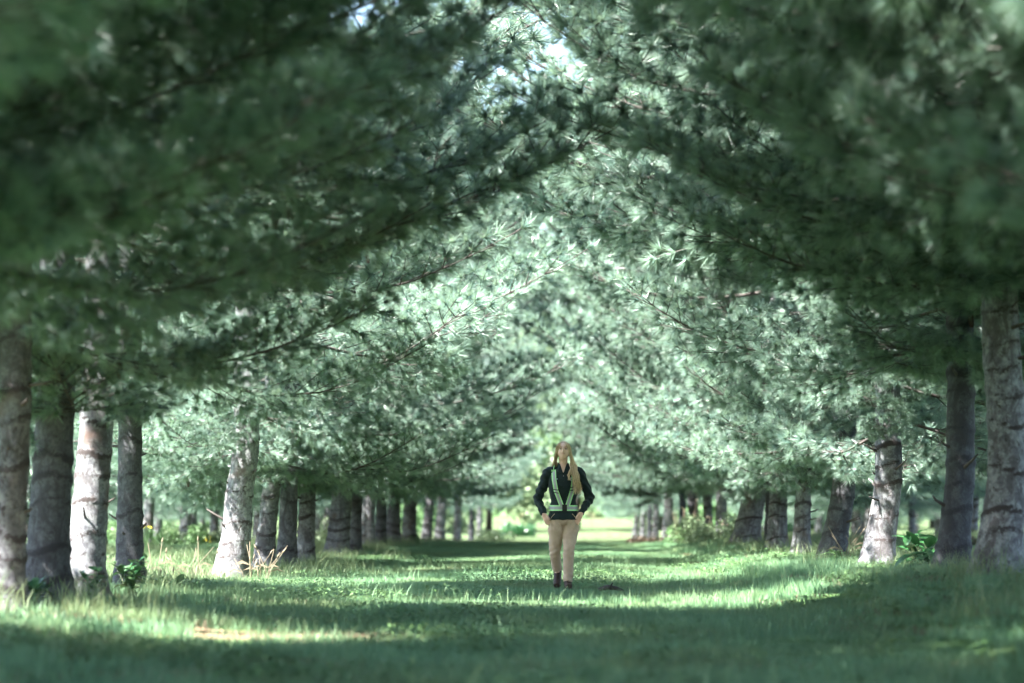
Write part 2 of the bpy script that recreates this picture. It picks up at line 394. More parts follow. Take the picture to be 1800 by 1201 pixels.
def shades(P0, n=99):
    for p, r in SHADED[:n]:
        q = P0 - np.array(p); s = q @ np.array(SUN); dist2 = (q * q).sum(1) - s * s
        if np.any((s > .8) & (dist2 < r * r)): return True
    return False
def blocked(P0, skip=1.3):
    """does this shoot cloud stand in one of the sun's gaps"""
    for p, r in LIT:
        q = P0 - np.array(p); s = q @ np.array(SUN); dist2 = (q * q).sum(1) - s * s
        if np.any((s > skip) & (dist2 < r * r)): return True
    return False

STUB = []
for q in range(3):
    mb = MB(); gs = random.Random(q); mb.tube([(-.03, 0, 0), (.03, 0, .004), (.07 + .05 * q, gs.uniform(-.02, .02), .015), (.09 + .09 * q, gs.uniform(-.03, .03), .03)], [.026, .017, .012, .007], 7)
    STUB.append(mb.mesh('branch_stub', M['twig']))
nbr = [0, 0]; FRONT = set()
def make_tree(base, T, rad, label, seed, group, full, h0=1.9, top=11.0, shade=0.0, lmax=1.0, gap=.60, nb=4, mid=None, cat='pine tree', low=.9, name='pine_tree'):
    g = random.Random(seed)
    bz = float(zg(base.x, base.y)); root = empty(name, (base.x, base.y, bz)); tag(root, label, cat, group)
    t_loc = T - Vector((base.x, base.y, bz)); pts = [Vector((0, 0, -.15))]
    if mid is not None: pts.append(mid - Vector((base.x, base.y, bz)))
    pts.append(t_loc)
    me, cen, wh = trunk_mesh(pts, rad, seed, shade, top); link('trunk', me, root)
    if not full:
        o = link('crown', CROWN[seed % 3], root); o.rotation_euler = (0, 0, g.uniform(0, 6.28)); f = g.uniform(.88, 1.1) * lmax
        c = cen(2.2); o.location = (c.x * .8, c.y * .8, h0 - 1.95); o.scale = (f, f, (top / 11.2)); return root
    if 15 < base.y < 46:
        for q in range(7):
            z = g.uniform(.5, h0 + .5); c = cen(z); a = g.uniform(0, 6.28); o = link('branch_stub', STUB[g.randrange(3)], root)
            o.location = (c.x + rad * .8 * math.cos(a), c.y + rad * .8 * math.sin(a), z); o.rotation_euler = (0, g.uniform(-.5, .1), a); o.scale = (g.uniform(.5, 1.1),) * 3
    k_ = 0; gx = random.Random(seed + 5000)
    extra = [(h0 + .02 + .26 * q, -math.pi / 2 + gx.uniform(-.9, .9), R(gx.uniform(-14, -2)), gx.uniform(.42, .66)) for q in range(7)] if 26 < base.y < 48 else []
    for bi, (z, az, el, sf) in enumerate(extra + whorl_specs(h0, top - .2, gap, nb, g, lmax, low)):
        front_ = bi < len(extra)
        thin = z > CAM_Z + .215 * max(base.y, 6) + .9 and g.random() < .2
        v = g.randrange(NV); c = cen(z); rot = Euler((g.uniform(-.25, .25), -el, az), 'XYZ'); loc = Vector((c.x, c.y, z))
        A = np.array(rot.to_matrix()) * sf
        wp = BR[v][2][::4] @ A.T + np.array(loc) + np.array([base.x, base.y, bz])
        if not front_ and (blocked(wp) and not shades(wp, 11) or thin and not shades(wp)): nbr[1] += 1; continue
        o = link('branch', BR[v][0], root); o.location = loc; o.rotation_euler = rot; o.scale = (sf,) * 3
        if front_: FRONT.add(o.name)
        nd = link('needles', BR[v][1], o); nbr[0] += 1; k_ += 1
        if 12 < base.y < 42 and g.random() < .28:
            for q in range(g.randrange(1, 3)):
                tp = BR[v][2][g.randrange(len(BR[v][2]))]
                cn = link('pine_cone', CONE, o); cn.location = tuple(tp); rl = rot.to_matrix().transposed() @ Vector((g.uniform(-.15, .15), g.uniform(-.15, .15), -1))
                cn.rotation_euler = rl.to_track_quat('-Z', 'Y').to_euler()
    return root
ORD = ['nearest', 'second', 'third', 'fourth', 'fifth', 'sixth', 'seventh', 'eighth', 'ninth', 'tenth'] + ['eleventh', 'twelfth', 'thirteenth', 'fourteenth', 'fifteenth', 'sixteenth', 'seventeenth', 'eighteenth', 'nineteenth', 'twentieth', 'twenty first', 'twenty second', 'twenty third', 'twenty fourth', 'twenty fifth', 'twenty sixth', 'twenty seventh', 'twenty eighth', 'twenty ninth', 'thirtieth', 'thirty first', 'thirty second', 'thirty third', 'thirty fourth', 'thirty fifth']
GL = 'pines of the row left of the lane'; GR = 'pines of the row right of the lane'
# u, v of the base; u, v of a point high on the bare trunk; mid u, v; width in pixels; distance; shade painted into the bark; first branches; label
ROWS = [
 (5, 1050, 25, 640, None, 66, 18.3, .15, 2.35, GL, 'grey mottled pine trunk cut by the left edge of the photo'),
 (82, 1048, 100, 640, None, 70, 20.0, .25, 2.25, GL, 'thick dark bluish pine trunk in shade, second from the left edge'),
 (148, 1048, 174, 650, None, 62, 21.8, 0, 2.2, GL, 'pale pine trunk with a sunlit left flank, third from the left edge'),
 (228, 1030, 230, 640, None, 44, 24.0, .25, 2.2, GL, 'slim dark pine trunk with leafy weeds at its foot, beside the pale one'),
 (402, 1022, 433, 770, (418, 900), 50, 31.0, -.0, 1.9, GL, 'bright sunlit pine trunk with a broad flared foot and dry stems beside it'),
 (462, 1003, 480, 800, None, 33, 35.0, .1, 1.75, GL, 'slim banded pine trunk just right of the bright flared one'),
 (503, 1000, 508, 850, None, 31, 37.5, .2, 1.6, GL, 'dark slim pine trunk between two banded ones, left of the lane'),
 (536, 998, 541, 850, None, 30, 40.5, .05, 1.6, GL, 'brownish grey pine trunk at the edge of the open gap, left of the lane'),
 (592, 978, 602, 850, None, 37, 46.5, .1, 1.75, GL, 'thick blue grey pine trunk standing alone beyond the gap, left of the lane'),
 (624, 974, 628, 850, None, 19, 49.0, .2, 1.75, GL, 'narrow dark pine trunk half hidden behind the thick blue grey one'),
 (646, 968, 649, 850, None, 22, 54.0, -.0, 1.75, GL, 'slim whitish pine trunk right of the thick blue grey one'),
 (668, 962, 672, 850, None, 19, 58.0, .2, 1.8, GL, 'slim brown stained pine trunk just right of the whitish one'),
 (690, 958, 693, 850, None, 23, 62.0, .1, 1.8, GL, 'grey pine trunk with cracked dark rings, two right of the whitish one'),
 (718, 956, 722, 850, None, 24, 68.0, .1, 1.8, GL, 'pine trunk with a dark right side, three right of the whitish one'),
 (749, 955, 757, 850, None, 17, 76.0, .15, 1.8, GL, 'slim leaning pine trunk in the far part of the left row'),
 (772, 955, 779, 850, None, 18, 85.0, .05, 1.8, GL, 'slim mottled pine trunk beyond the leaning one in the left row'),
 (803, 956, 806, 860, None, 14, 98.0, 0, 1.8, GL, 'thin pale pine trunk near the far end of the left row'),
 (828, 957, 829, 860, None, 10, 115.0, .2, 1.8, GL, 'thin dark pine trunk by the bright far lawn, left row'),
 (842, 957, 843, 860, None, 9, 131.0, 0, 1.8, GL, 'last visible thin pine trunk of the left row, beside the bright lawn'),
 (1752, 1020, 1757, 540, (1772, 800), 72, 20.5, 0, 2.75, GR, 'thickest pale blue grey pine trunk by the right edge of the photo'),
 (1672, 1012, 1689, 650, (1688, 800), 52, 23.0, .3, 2.15, GR, 'dark brown banded pine trunk in shade, left of the pale thick one'),
 (1541, 1003, 1562, 820, None, 50, 28.5, -.0, 1.75, GR, 'sunlit leaning pine trunk beside the dark broad leaved plant'),
 (1461, 997, 1484, 830, None, 42, 33.0, .25, 1.65, GR, 'dark leaning pine trunk with thick black rings, right of the lane'),
 (1408, 990, 1412, 840, None, 27, 37.5, .12, 1.6, GR, 'slim rough pine trunk left of the dark leaning one'),
 (1366, 972, 1368, 850, None, 33, 42.0, .05, 1.65, GR, 'blue grey pine trunk with a dark foot, beside a rusty sliver of trunk'),
 (1352, 966, 1353, 850, None, 15, 46.0, .3, 1.7, GR, 'rusty brown thin pine trunk half hidden behind a blue grey one'),
 (1308, 963, 1326, 850, None, 44, 48.0, .02, 1.7, GR, 'broad blue grey pine trunk leaning right, nearest the tall weeds'),
 (1268, 952, 1268, 850, None, 20, 58.0, 0, 1.8, GR, 'pale pine trunk rising behind the tall pale weeds'),
 (1245, 950, 1243, 850, None, 15, 63.0, .1, 1.8, GR, 'thin grey pine trunk among the tall pale weeds'),
 (1222, 950, 1217, 860, None, 19, 69.0, .2, 1.8, GR, 'dark ringed pine trunk left of the tall pale weeds'),
 (1200, 955, 1200, 860, None, 13, 75.0, .3, 1.8, GR, 'thin very dark pine trunk in the far part of the right row'),
 (1172, 957, 1176, 860, None, 17, 81.0, 0, 1.8, GR, 'pale forked looking pine trunk above the low tan leaves'),
 (1152, 957, 1153, 870, None, 12, 93.0, 0, 1.8, GR, 'thin pale pine trunk right behind the low tan leaves'),
 (1141, 957, 1142, 870, None, 9, 106.0, .3, 1.8, GR, 'last visible dark thin pine trunk of the right row'),
]
FULL_D = 72
for i, (ub, vb, ut, vt, md, wpx, d, sh, h0, grp, lab) in enumerate(ROWS):
    b = px(ub, vb, d); T = px(ut, vt, d); rad = wpx / FP * d / 2
    mid = px(md[0], md[1], d) if md else None
    if T.z < 1.2: T = T + (T - b) * .3
    full = d < FULL_D
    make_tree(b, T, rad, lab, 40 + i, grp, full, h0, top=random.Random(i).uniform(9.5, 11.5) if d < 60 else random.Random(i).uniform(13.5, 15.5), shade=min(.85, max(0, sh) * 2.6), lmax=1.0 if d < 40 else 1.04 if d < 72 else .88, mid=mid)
# nearer trees of both rows: only their branches reach into the view
near = [(-4.25, 16.2), (-4.3, 14.0), (-4.2, 11.8), (-4.3, 9.6), (-4.2, 7.4), (4.15, 18.0), (4.2, 15.8), (4.1, 13.6), (4.2, 11.4), (4.15, 9.2), (4.2, 7.0)]
for i, (x, y) in enumerate(near):
    b = Vector((x, y, 0)); side = 'left' if x < 0 else 'right'
    make_tree(b, Vector((x + .1, y, 2.2)), .17, f'{ORD[(i if x < 0 else i - 5)]} pine nearer than the frame edge, its blurred branches in the upper {side}', 140 + i,
              GL if x < 0 else GR, True, (2.45 if x < 0 else 2.95 if y > 12 else 2.15), top=10.2, gap=.58)
print('branches kept, left out', nbr)
#TRIM_BEGIN
# ------------------------------------------------------------------ open the canopy where the photograph shows sunlit branches
bpy.context.view_layer.update(); DG = bpy.context.evaluated_depsgraph_get(); CAMP = Vector((0, 0, CAM_Z)); gr = random.Random(21)
def walk(o, d, n=14, start=0.0, far=60):
    """the branches a ray passes through: (distance, branch or None)"""
    out = []; t = start
    for _ in range(n):
        ok, loc, no, ix, ob, mx = sc.ray_cast(DG, o + d * t, d, distance=far - t)
        if not ok: break
        t = (loc - o).length + .12
        ob = ob.original; nm = ob.name.split('.')[0]
        b_ = ob.parent if nm in ('needles', 'pine_cone') else ob if nm == 'branch' else None
        out.append((t, b_))
        if b_ is not None: t += .35
    return out
ZONES = [(680, 990, 380, 560, 20), (520, 860, 500, 600, 22), (480, 830, 630, 740, 22), (1210, 1570, 530, 820, 22), (980, 1250, 470, 800, 26), (250, 480, 690, 810, 26),
         (840, 1130, 560, 860, 28), (90, 540, 60, 400, 75), (1480, 1640, 160, 330, 34), (1690, 1800, 50, 190, 40), (990, 1120, 230, 420, 30), (1280, 1330, 380, 400, 20), (900, 1040, 20, 60, 30), (560, 900, 780, 860, 40)]
keepers = set(FRONT)
for v in (790, 820, 850, 880, 910, 940, 970, 1000):
    for u in (960, 990, 1020):
        for t, b_ in walk(px(u, v, 27.8), SUN, 6, .3): 
            if b_: keepers.add(b_.name)
for u, v, d in ((95, 740, 20), (232, 760, 24), (1686, 720, 23), (1685, 800, 23), (1680, 900, 23), (1470, 900, 33), (1760, 700, 20.5), (1765, 850, 20.5)):
    for t, b_ in walk(px(u, v, d), SUN, 3, .5):
        if b_: keepers.add(b_.name)
drop = {}
for u0, u1, v0, v1, st in ZONES:
    u = u0
    while u < u1:
        v = v0
        while v < v1:
            tgt = px(u + gr.uniform(-st / 2, st / 2), v + gr.uniform(-st / 2, st / 2), 30); d = (tgt - CAMP).normalized()
            ok, loc, no, ix, ob, mx = sc.ray_cast(DG, CAMP, d, distance=90)
            if ok and ob.name.split('.')[0] not in ('ground',):
                for t, b_ in walk(loc, SUN, 12, .45):
                    if b_ and b_.name not in keepers and t > .9: drop[b_.name] = drop.get(b_.name, 0) + 1
            v += st
        u += st
for u, v, d in [(150, v, 21.6) for v in (760, 820, 880, 940, 1000)] + [(165, v, 21.6) for v in (780, 860, 920)] + [(405 - (v - 800) * .08 + 12, v, 30.8) for v in (800, 850, 900, 950, 1000)] + [(1548, v, 28.3) for v in (840, 880, 920, 960, 990)] + [(647, v, 53.8) for v in (880, 920, 950)] + [(u, 1106, 17.9) for u in range(80, 600, 50)] + [(u, 1062, 22.8) for u in range(640, 1790, 70)] + [(u, 1045, 26) for u in range(560, 1300, 80) if abs(u - 990) > 70] + [(300, 1020, 30), (350, 1020, 30)] + [(u + k_ * 25, v, 3782 / (v - 900)) for u, v in ((180, 1150), (420, 1135), (640, 1120), (1150, 1120), (1330, 1112), (1480, 1150), (1700, 1130), (1760, 1170), (900, 1110)) for k_ in (-1, 0, 1)] + [(1000, 1062, 23), (500, 1030, 28), (1500, 1015, 27)]:
    for t, b_ in walk(px(u, v, d), SUN, 12, .35):
        if b_ and b_.name not in keepers: drop[b_.name] = drop.get(b_.name, 0) + (3 if v < 1110 else 1)
cover = 0
for q in range(500):
    u, v = gr.uniform(830, 1080), gr.uniform(0, 470); d = (px(u, v, 30) - CAMP).normalized()
    hs = [b_ for t, b_ in walk(CAMP, d, 3, .5, 75) if b_]
    if hs and all(drop.get(h.name, 0) > 0 for h in hs):
        h = min(hs, key=lambda h: drop[h.name])
        if drop[h.name] < 22: drop[h.name] = -999; cover += 1
print('cover', cover)
DARKZ = [(0, 460, 430, 660, 34), (0, 120, 0, 380, 40), (120, 420, 230, 430, 60), (120, 660, 0, 60, 50), (430, 660, 140, 500, 30), (600, 820, 60, 330, 36), (1130, 1720, 360, 520, 34), (1180, 1500, 60, 360, 40), (1600, 1800, 230, 560, 34), (560, 800, 610, 640, 24), (680, 900, 600, 780, 34), (1500, 1720, 570, 720, 30), (860, 1100, 300, 380, 30), (1480, 1700, 0, 120, 40)]
saved = 0; opend = 0
for zi, (u0, u1, v0, v1, st) in enumerate(DARKZ):
    lim = 24 if zi in (0, 1, 2, 3, 4, 5, 6, 7, 8, 13) else 9
    u = u0
    while u < u1:
        v = v0
        while v < v1:
            tgt = px(u + gr.uniform(-st / 2, st / 2), v + gr.uniform(-st / 2, st / 2), 30); d = (tgt - CAMP).normalized()
            ok, loc, no, ix, ob, mx = sc.ray_cast(DG, CAMP, d, distance=90)
            if ok:
                bl = [b_.name for t, b_ in walk(loc, SUN, 12, .3) if b_]
                if not bl: opend += 1
                elif all(drop.get(q, 0) >= 1 for q in bl):
                    q = min(bl, key=lambda q: drop.get(q, 0))
                    if drop[q] < lim: drop[q] = -999; saved += 1
            v += st
        u += st
print('kept for shade', saved, 'dark points without cover', opend)
n_ = 0
for nm, c_ in drop.items():
    if c_ < 1: continue
    o = bpy.data.objects[nm]
    for ch in list(o.children): bpy.data.objects.remove(ch)
    bpy.data.objects.remove(o); n_ += 1
kept = {nm for nm, c_ in drop.items() if c_ < -500}
def second_pass(zones):
    global DG
    bpy.context.view_layer.update(); DG = bpy.context.evaluated_depsgraph_get(); dd = {}
    for u0, u1, v0, v1, st in zones:
        for q in range(int((u1 - u0) * (v1 - v0) / st / st)):
            tgt = px(gr.uniform(u0, u1), gr.uniform(v0, v1), 30); d = (tgt - CAMP).normalized()
            ok, loc, no, ix, ob, mx = sc.ray_cast(DG, CAMP, d, distance=90)
            if ok and ob.name.split('.')[0] != 'ground':
                for t, b_ in walk(loc, SUN, 10, .45):
                    if b_ and b_.name not in keepers and t > .9: dd[b_.name] = dd.get(b_.name, 0) + 1
    k_ = 0
    for nm, c_ in dd.items():
        if c_ < (14 if nm in kept else 2): continue
        o = bpy.data.objects[nm]
        for ch in list(o.children): bpy.data.objects.remove(ch)
        bpy.data.objects.remove(o); k_ += 1
    return k_
print('sun gaps: branches taken out', n_, second_pass(ZONES[:5] + ZONES[6:7]))
#TRIM_END
# parallel rows farther to the sides, and trees closing the far end of the lane
bgl = [(40, 965, 48, 840, 28, 44, 'bright narrow pine trunk seen between the two leftmost trunks'), (325, 945, 326, 870, 19, 68, 'small bright pine trunk standing beyond the lawn, left of the flared one'),
       (376, 947, 378, 870, 15, 76, 'small dark bluish pine trunk beyond the lawn, beside the flared one'), (1505, 935, 1505, 860, 20, 84, 'pale blue grey pine trunk beyond the right row, seen left of the sunlit one'),
       (1603, 950, 1603, 880, 12, 73, 'thin grey pine trunk standing beyond the broad leaved plant'), (1650, 915, 1649, 860, 15, 110, 'small white lit pine trunk far off beside the dark brown one'),
       (575, 945, 576, 860, 14, 95, 'small far pine trunk seen through the gap in the left row'), (1440, 925, 1440, 860, 11, 120, 'far thin pine trunk seen left of the dark leaning one'),]
for i, (ub, vb, ut, vt, wpx, d, lab) in enumerate(bgl):
    make_tree(px(ub, vb, d), px(ut, vt, d), wpx / FP * d / 2, lab, 200 + i, 'pines beyond the two rows', False, 1.75, top=10.5)
g = random.Random(5); n_ = 0
used = [(px(a[0], a[1], a[5]).x, a[5]) for a in bgl]
for X0, y0, y1, st in ((-10.6, 22, 125, 4.2), (10.6, 26, 125, 4.4), (-17.5, 48, 135, 6.0), (17.5, 52, 135, 6.0), (-26, 90, 150, 8), (26, 90, 150, 8), (-36, 130, 170, 11), (36, 130, 170, 11)):
    y = y0; cnt = 0
    while y < y1:
        x = X0 + g.uniform(-.5, .5); pr = project((x, y, 1))
        if pr and -250 < pr[0] < 2050 and all((x - a) ** 2 + (y - b) ** 2 > 5 for a, b in used):
            side = 'left' if x < 0 else 'right'; far = {10: 'first', 17: 'second', 26: 'third', 36: 'fourth'}[int(abs(X0))]
            make_tree(Vector((x, y, 0)), Vector((x + g.uniform(0, .15), y, float(zg(x, y)) + 2)), g.uniform(.13, .18),
                      f'{ORD[cnt]} pine from the near end of the {far} parallel row {side} of the lane', 300 + n_, f'pines of the {far} parallel row on the {side}', False, g.uniform(1.6, 1.95), top=g.uniform(9.5, 11.5))
            n_ += 1; cnt += 1
        y += st * g.uniform(.8, 1.2)
for x0, a, b, st in ((4.2, 118, 136, 9),):
    y = a; cnt = 0
    while y < b:
        make_tree(Vector((x0 + g.uniform(-.2, .2), y, 0)), Vector((x0, y, float(zg(x0, y)) + 2)), .16, ORD[cnt] + ' pine past the last visible trunk of the ' + ('left' if x0 < 0 else 'right') + ' row', 500 + n_, GL if x0 < 0 else GR, False, 1.8)
        n_ += 1; cnt += 1; y += st
print('background trees', n_)

# leafy trees and bushes closing the far end
def leaf_cloud(blobs, n, size, seed, flat=0.0):
    gg = np.random.default_rng(seed); C_ = np.array([b[:3] for b in blobs]); Rr = np.array([b[3] for b in blobs]); wgt = Rr ** 2; wgt = wgt / wgt.sum()
    k_ = gg.choice(len(blobs), n, p=wgt); d = gg.normal(size=(n, 3)); d /= np.linalg.norm(d, axis=1, keepdims=True)
    P = C_[k_] + d * (Rr[k_] * gg.uniform(.45, 1.08, n) ** .6)[:, None] * np.array([1, 1, .85])
    u = gg.normal(size=(n, 3)); u /= np.linalg.norm(u, axis=1, keepdims=True); v = np.cross(u, gg.normal(size=(n, 3))); v /= np.linalg.norm(v, axis=1, keepdims=True)
    s = size * gg.uniform(.6, 1.3, n)[:, None]
    V = np.stack([P - u * s, P + v * s * .45, P + u * s, P - v * s * .45], 1).reshape(-1, 3)
    return V, np.repeat(np.clip(gg.normal(.45, .25, n), 0, 1), 4)
def leafy_tree(x, y, h, rad, seed, label, mat_, n=22000, low=.06):
    gg = random.Random(seed); z = float(zg(x, y)); root = empty('leafy_tree', (x, y, z)); tag(root, label, 'tree', 'leafy trees closing the far end')
    blobs = [(gg.uniform(-1, 1) * rad * .75, gg.uniform(-1, 1) * rad * .6, h * (low + (1 - low) * gg.random()) , rad * gg.uniform(.28, .5)) for _ in range(26)]
    V, t = leaf_cloud(blobs, n, .22, seed); nf = len(V) // 4
    link('crown', mesh_np('crown', V, np.arange(nf * 4), np.arange(nf) * 4, None, [mat_], attr={'tint': t}), root)
    mb = MB(); mb.tube([(0, 0, -.2), (.1, 0, h * .4), (0, .1, h * .8)], [.25, .18, .05], 8)
    for q in range(5):
        b = blobs[q]; mb.tube([(0.05, 0, h * .3 + q * .3), (b[0] * .5, b[1] * .5, (h * .3 + b[2]) * .5 + .3), b[:3]], [.1, .07, .03], 5)
    mb.build('trunk', M['twig'], root)
ends = [(-11, 166, 11, 4.5, 'weed', 'pale green leafy tree far down the lane, left of the lane centre'), (-5, 176, 21, 5, 'pale', 'tall leafy tree at the far end of the lane behind the woman, left'), (1.5, 186, 26, 5.5, 'pale', 'tallest pale sunlit leafy tree at the far end behind the woman'),
        (7.5, 178, 21, 5, 'pale', 'tall leafy tree at the far end of the lane, right of the woman'), (12, 168, 10, 4.5, 'weed', 'bright leafy tree far down the lane above the low tan leaves'),
        (-19, 185, 13, 6, 'tree_leaf', 'dark leafy tree far off behind the left rows'), (20, 185, 13, 6, 'tree_leaf', 'dark leafy tree far off behind the right rows'),
        (-29, 195, 13, 7, 'weed', 'wide leafy tree far off on the left'), (30, 195, 13, 7, 'weed', 'wide leafy tree far off on the right'),
        (41, 210, 14, 8, 'tree_leaf', 'far leafy tree by the right edge of the woods'), (-41, 210, 14, 8, 'tree_leaf', 'far leafy tree by the left edge of the woods')]
for i, (x, y, h, r_, mt, lab) in enumerate(ends): leafy_tree(x, y, h, r_, 700 + i, lab, M[mt])
# a far wood that reads as one mass
gg = random.Random(77); blobs = [(gg.uniform(-95, 95), 285 + gg.uniform(-10, 10), float(zg(0, 285)) + gg.uniform(0, 15), gg.uniform(3, 5.5)) for _ in range(190)]
V, t = leaf_cloud(blobs, 70000, .5, 5); nf = len(V) // 4
tag(link('distant_wood', mesh_np('distant_wood', V, np.arange(nf * 4), np.arange(nf) * 4, None, [M['tree_leaf']], attr={'tint': t})), 'far off wood closing the view behind all the trees', 'wood', kind='stuff')

# ------------------------------------------------------------------ grass
def patch(n, size, h0, h1, wd, lean, seed, seedheads=0):
    """n curved blades on a square; a quad and a tip each"""
    gg = np.random.default_rng(seed); P = np.zeros((n, 3)); P[:, :2] = gg.uniform(-size / 2, size / 2, (n, 2))
    az = gg.uniform(0, 2 * np.pi, n); h = gg.uniform(h0, h1, n) * gg.uniform(.6, 1, n); ln = h * gg.uniform(.1, lean, n)
    d = np.stack([np.cos(az), np.sin(az), 0 * az], 1); fa = gg.uniform(0, np.pi, n); sd = np.stack([np.cos(fa), np.sin(fa), 0 * fa], 1) * (wd * gg.uniform(.6, 1.2, n))[:, None] / 2
    up = np.array([0, 0, 1.0]); m1 = P + up * (h * .55)[:, None] + d * (ln * .3)[:, None]; tp = P + up * h[:, None] + d * ln[:, None]; P[:, 2] -= .02
    V = np.stack([P - sd, P + sd, m1 + sd * .8, m1 - sd * .8, tp], 1).reshape(-1, 3)
    b = np.arange(n) * 5; loops = np.stack([b, b + 1, b + 2, b + 3, b + 3, b + 2, b + 4], 1).ravel()
    st = np.stack([np.arange(n) * 7, np.arange(n) * 7 + 4], 1).ravel()
    return V, loops, st, np.repeat(np.clip(gg.normal(.4, .28, n), 0, 1), 5)
def scatter(name, label, pts, rot, scl, variants, mats, kindlabel='grass'):
    cl = bpy.data.collections.new(name + '_blades')
    for i, (V, lo, st, t) in enumerate(variants):
        o = bpy.data.objects.new('blades', mesh_np('blades', V, lo, st, None, mats, attr={'tint': t})); cl.objects.link(o)
    me = bpy.data.meshes.new(name); me.vertices.add(len(pts)); me.vertices.foreach_set('co', np.asarray(pts, np.float32).ravel())
    a = me.attributes.new('rot', 'FLOAT_VECTOR', 'POINT'); r3 = np.zeros((len(pts), 3), np.float32); r3[:, 2] = rot; a.data.foreach_set('vector', r3.ravel())
    a = me.attributes.new('scl', 'FLOAT_VECTOR', 'POINT'); a.data.foreach_set('vector', np.asarray(scl, np.float32).ravel())
    me.update(); o = link(name, me); tag(o, label, kindlabel, kind='stuff')
    ng = bpy.data.node_groups.new(name, 'GeometryNodeTree'); ng.interface.new_socket('Geometry', in_out='INPUT', socket_type='NodeSocketGeometry'); ng.interface.new_socket('Geometry', in_out='OUTPUT', socket_type='NodeSocketGeometry')
    i_ = ng.nodes.new('NodeGroupInput'); o_ = ng.nodes.new('NodeGroupOutput'); ci = ng.nodes.new('GeometryNodeCollectionInfo'); ci.inputs['Collection'].default_value = cl
    ci.inputs['Separate Children'].default_value = True; ci.inputs['Reset Children'].default_value = True
    ip = ng.nodes.new('GeometryNodeInstanceOnPoints'); ip.inputs['Pick Instance'].default_value = True
    mp = ng.nodes.new('GeometryNodeMeshToPoints')
    def nat(n_, ty):
        x = ng.nodes.new('GeometryNodeInputNamedAttribute'); x.data_type = ty; x.inputs['Name'].default_value = n_; return x.outputs['Attribute']
    ng.links.new(i_.outputs[0], mp.inputs[0]); ng.links.new(mp.outputs[0], ip.inputs['Points']); ng.links.new(ci.outputs[0], ip.inputs['Instance'])
    ri = ng.nodes.new('FunctionNodeRandomValue'); ri.data_type = 'INT'; ri.inputs[4].default_value = 0; ri.inputs[5].default_value = len(variants) - 1
    ng.links.new(ri.outputs[2], ip.inputs['Instance Index'])
    ng.links.new(nat('rot', 'FLOAT_VECTOR'), ip.inputs['Rotation']); ng.links.new(nat('scl', 'FLOAT_VECTOR'), ip.inputs['Scale']); ng.links.new(ip.outputs[0], o_.inputs[0])
    md = o.modifiers.new('scatter', 'NODES'); md.node_group = ng; return o
def cells(d0, d1, step, seed, margin=1.3):
    gg = np.random.default_rng(seed); out = []
    y = d0
    while y < d1:
        hw = .235 * y * margin + 1; x = np.arange(-hw, hw, step); x = x + gg.uniform(-.4, .4, len(x)) * step
        out.append(np.stack([x, y + gg.uniform(-.4, .4, len(x)) * step], 1)); y += step
    P = np.concatenate(out); return P, gg
P, gg = cells(10.5, 72, .52, 1); keep = duff_at(P[:, 0], P[:, 1]) < gg.uniform(.35, .8, len(P)); P = P[keep]
hf = .62 + .40 * sst(2.2, 3.4, np.abs(P[:, 0])) + .3 * np.sin(P[:, 0] * .9 + P[:, 1] * .37) * np.sin(P[:, 1] * .7)
pts = np.stack([P[:, 0], P[:, 1], zg(P[:, 0], P[:, 1])], 1); sc_ = np.stack([np.ones(len(P)), np.ones(len(P)), hf * gg.uniform(.8, 1.25, len(P)) * (1 - .6 * np.exp(-((P[:, 0] - .07) ** 2 + (P[:, 1] - 27.2) ** 2) / .8))], 1)
scatter('grass', 'mown green grass covering the lane and the ground between the pines', pts, gg.uniform(0, 6.28, len(P)), sc_, [patch(620, .72, .04, .125, .0055, .7, 20 + i) for i in range(6)], [M['grass']])
P, gg = cells(72, 265, 1.25, 2, 1.1); pts = np.stack([P[:, 0], P[:, 1], zg(P[:, 0], P[:, 1])], 1)
sc_ = np.stack([np.full(len(P), 2.3), np.full(len(P), 2.3), gg.uniform(.9, 1.5, len(P))], 1)
scatter('far_grass', 'sunlit grass of the far lawn beyond the crest of the lane', pts, gg.uniform(0, 6.28, len(P)), sc_, [patch(420, .72, .05, .13, .008, .7, 40 + i) for i in range(3)], [M['tallgrass']])  # paler blades than on the lane, strong sunlight put into their colour
P, gg = cells(16, 80, .42, 3); ax_ = np.abs(P[:, 0]); pr = np.exp(-((ax_ - 4.6) / .9) ** 2) * .75 + .55 * (ax_ > 5.3) * (np.sin(P[:, 0] * .8) * np.sin(P[:, 1] * .33 + 1) > .15)
keep = gg.uniform(0, 1, len(P)) < pr; P = P[keep]; pts = np.stack([P[:, 0], P[:, 1], zg(P[:, 0], P[:, 1])], 1)
s_ = gg.uniform(.5, 1.25, len(P)); scatter('tall_grass', 'taller unmown grass along the feet of the pine rows', pts, gg.uniform(0, 6.28, len(P)), np.stack([s_, s_, s_], 1), [patch(110, .5, .12, .34, .006, .9, 60 + i) for i in range(5)], [M['tallgrass']])
P, gg = cells(11, 45, .45, 9); w_ = np.sin(P[:, 0] * 1.1 + 2 * np.sin(P[:, 1] * .5)) * np.sin(P[:, 1] * .9 + P[:, 0] * .4); keep = gg.uniform(0, 1, len(P)) < np.clip(w_ * .5, 0, 1); P = P[keep]
pts = np.stack([P[:, 0], P[:, 1], zg(P[:, 0], P[:, 1])], 1)
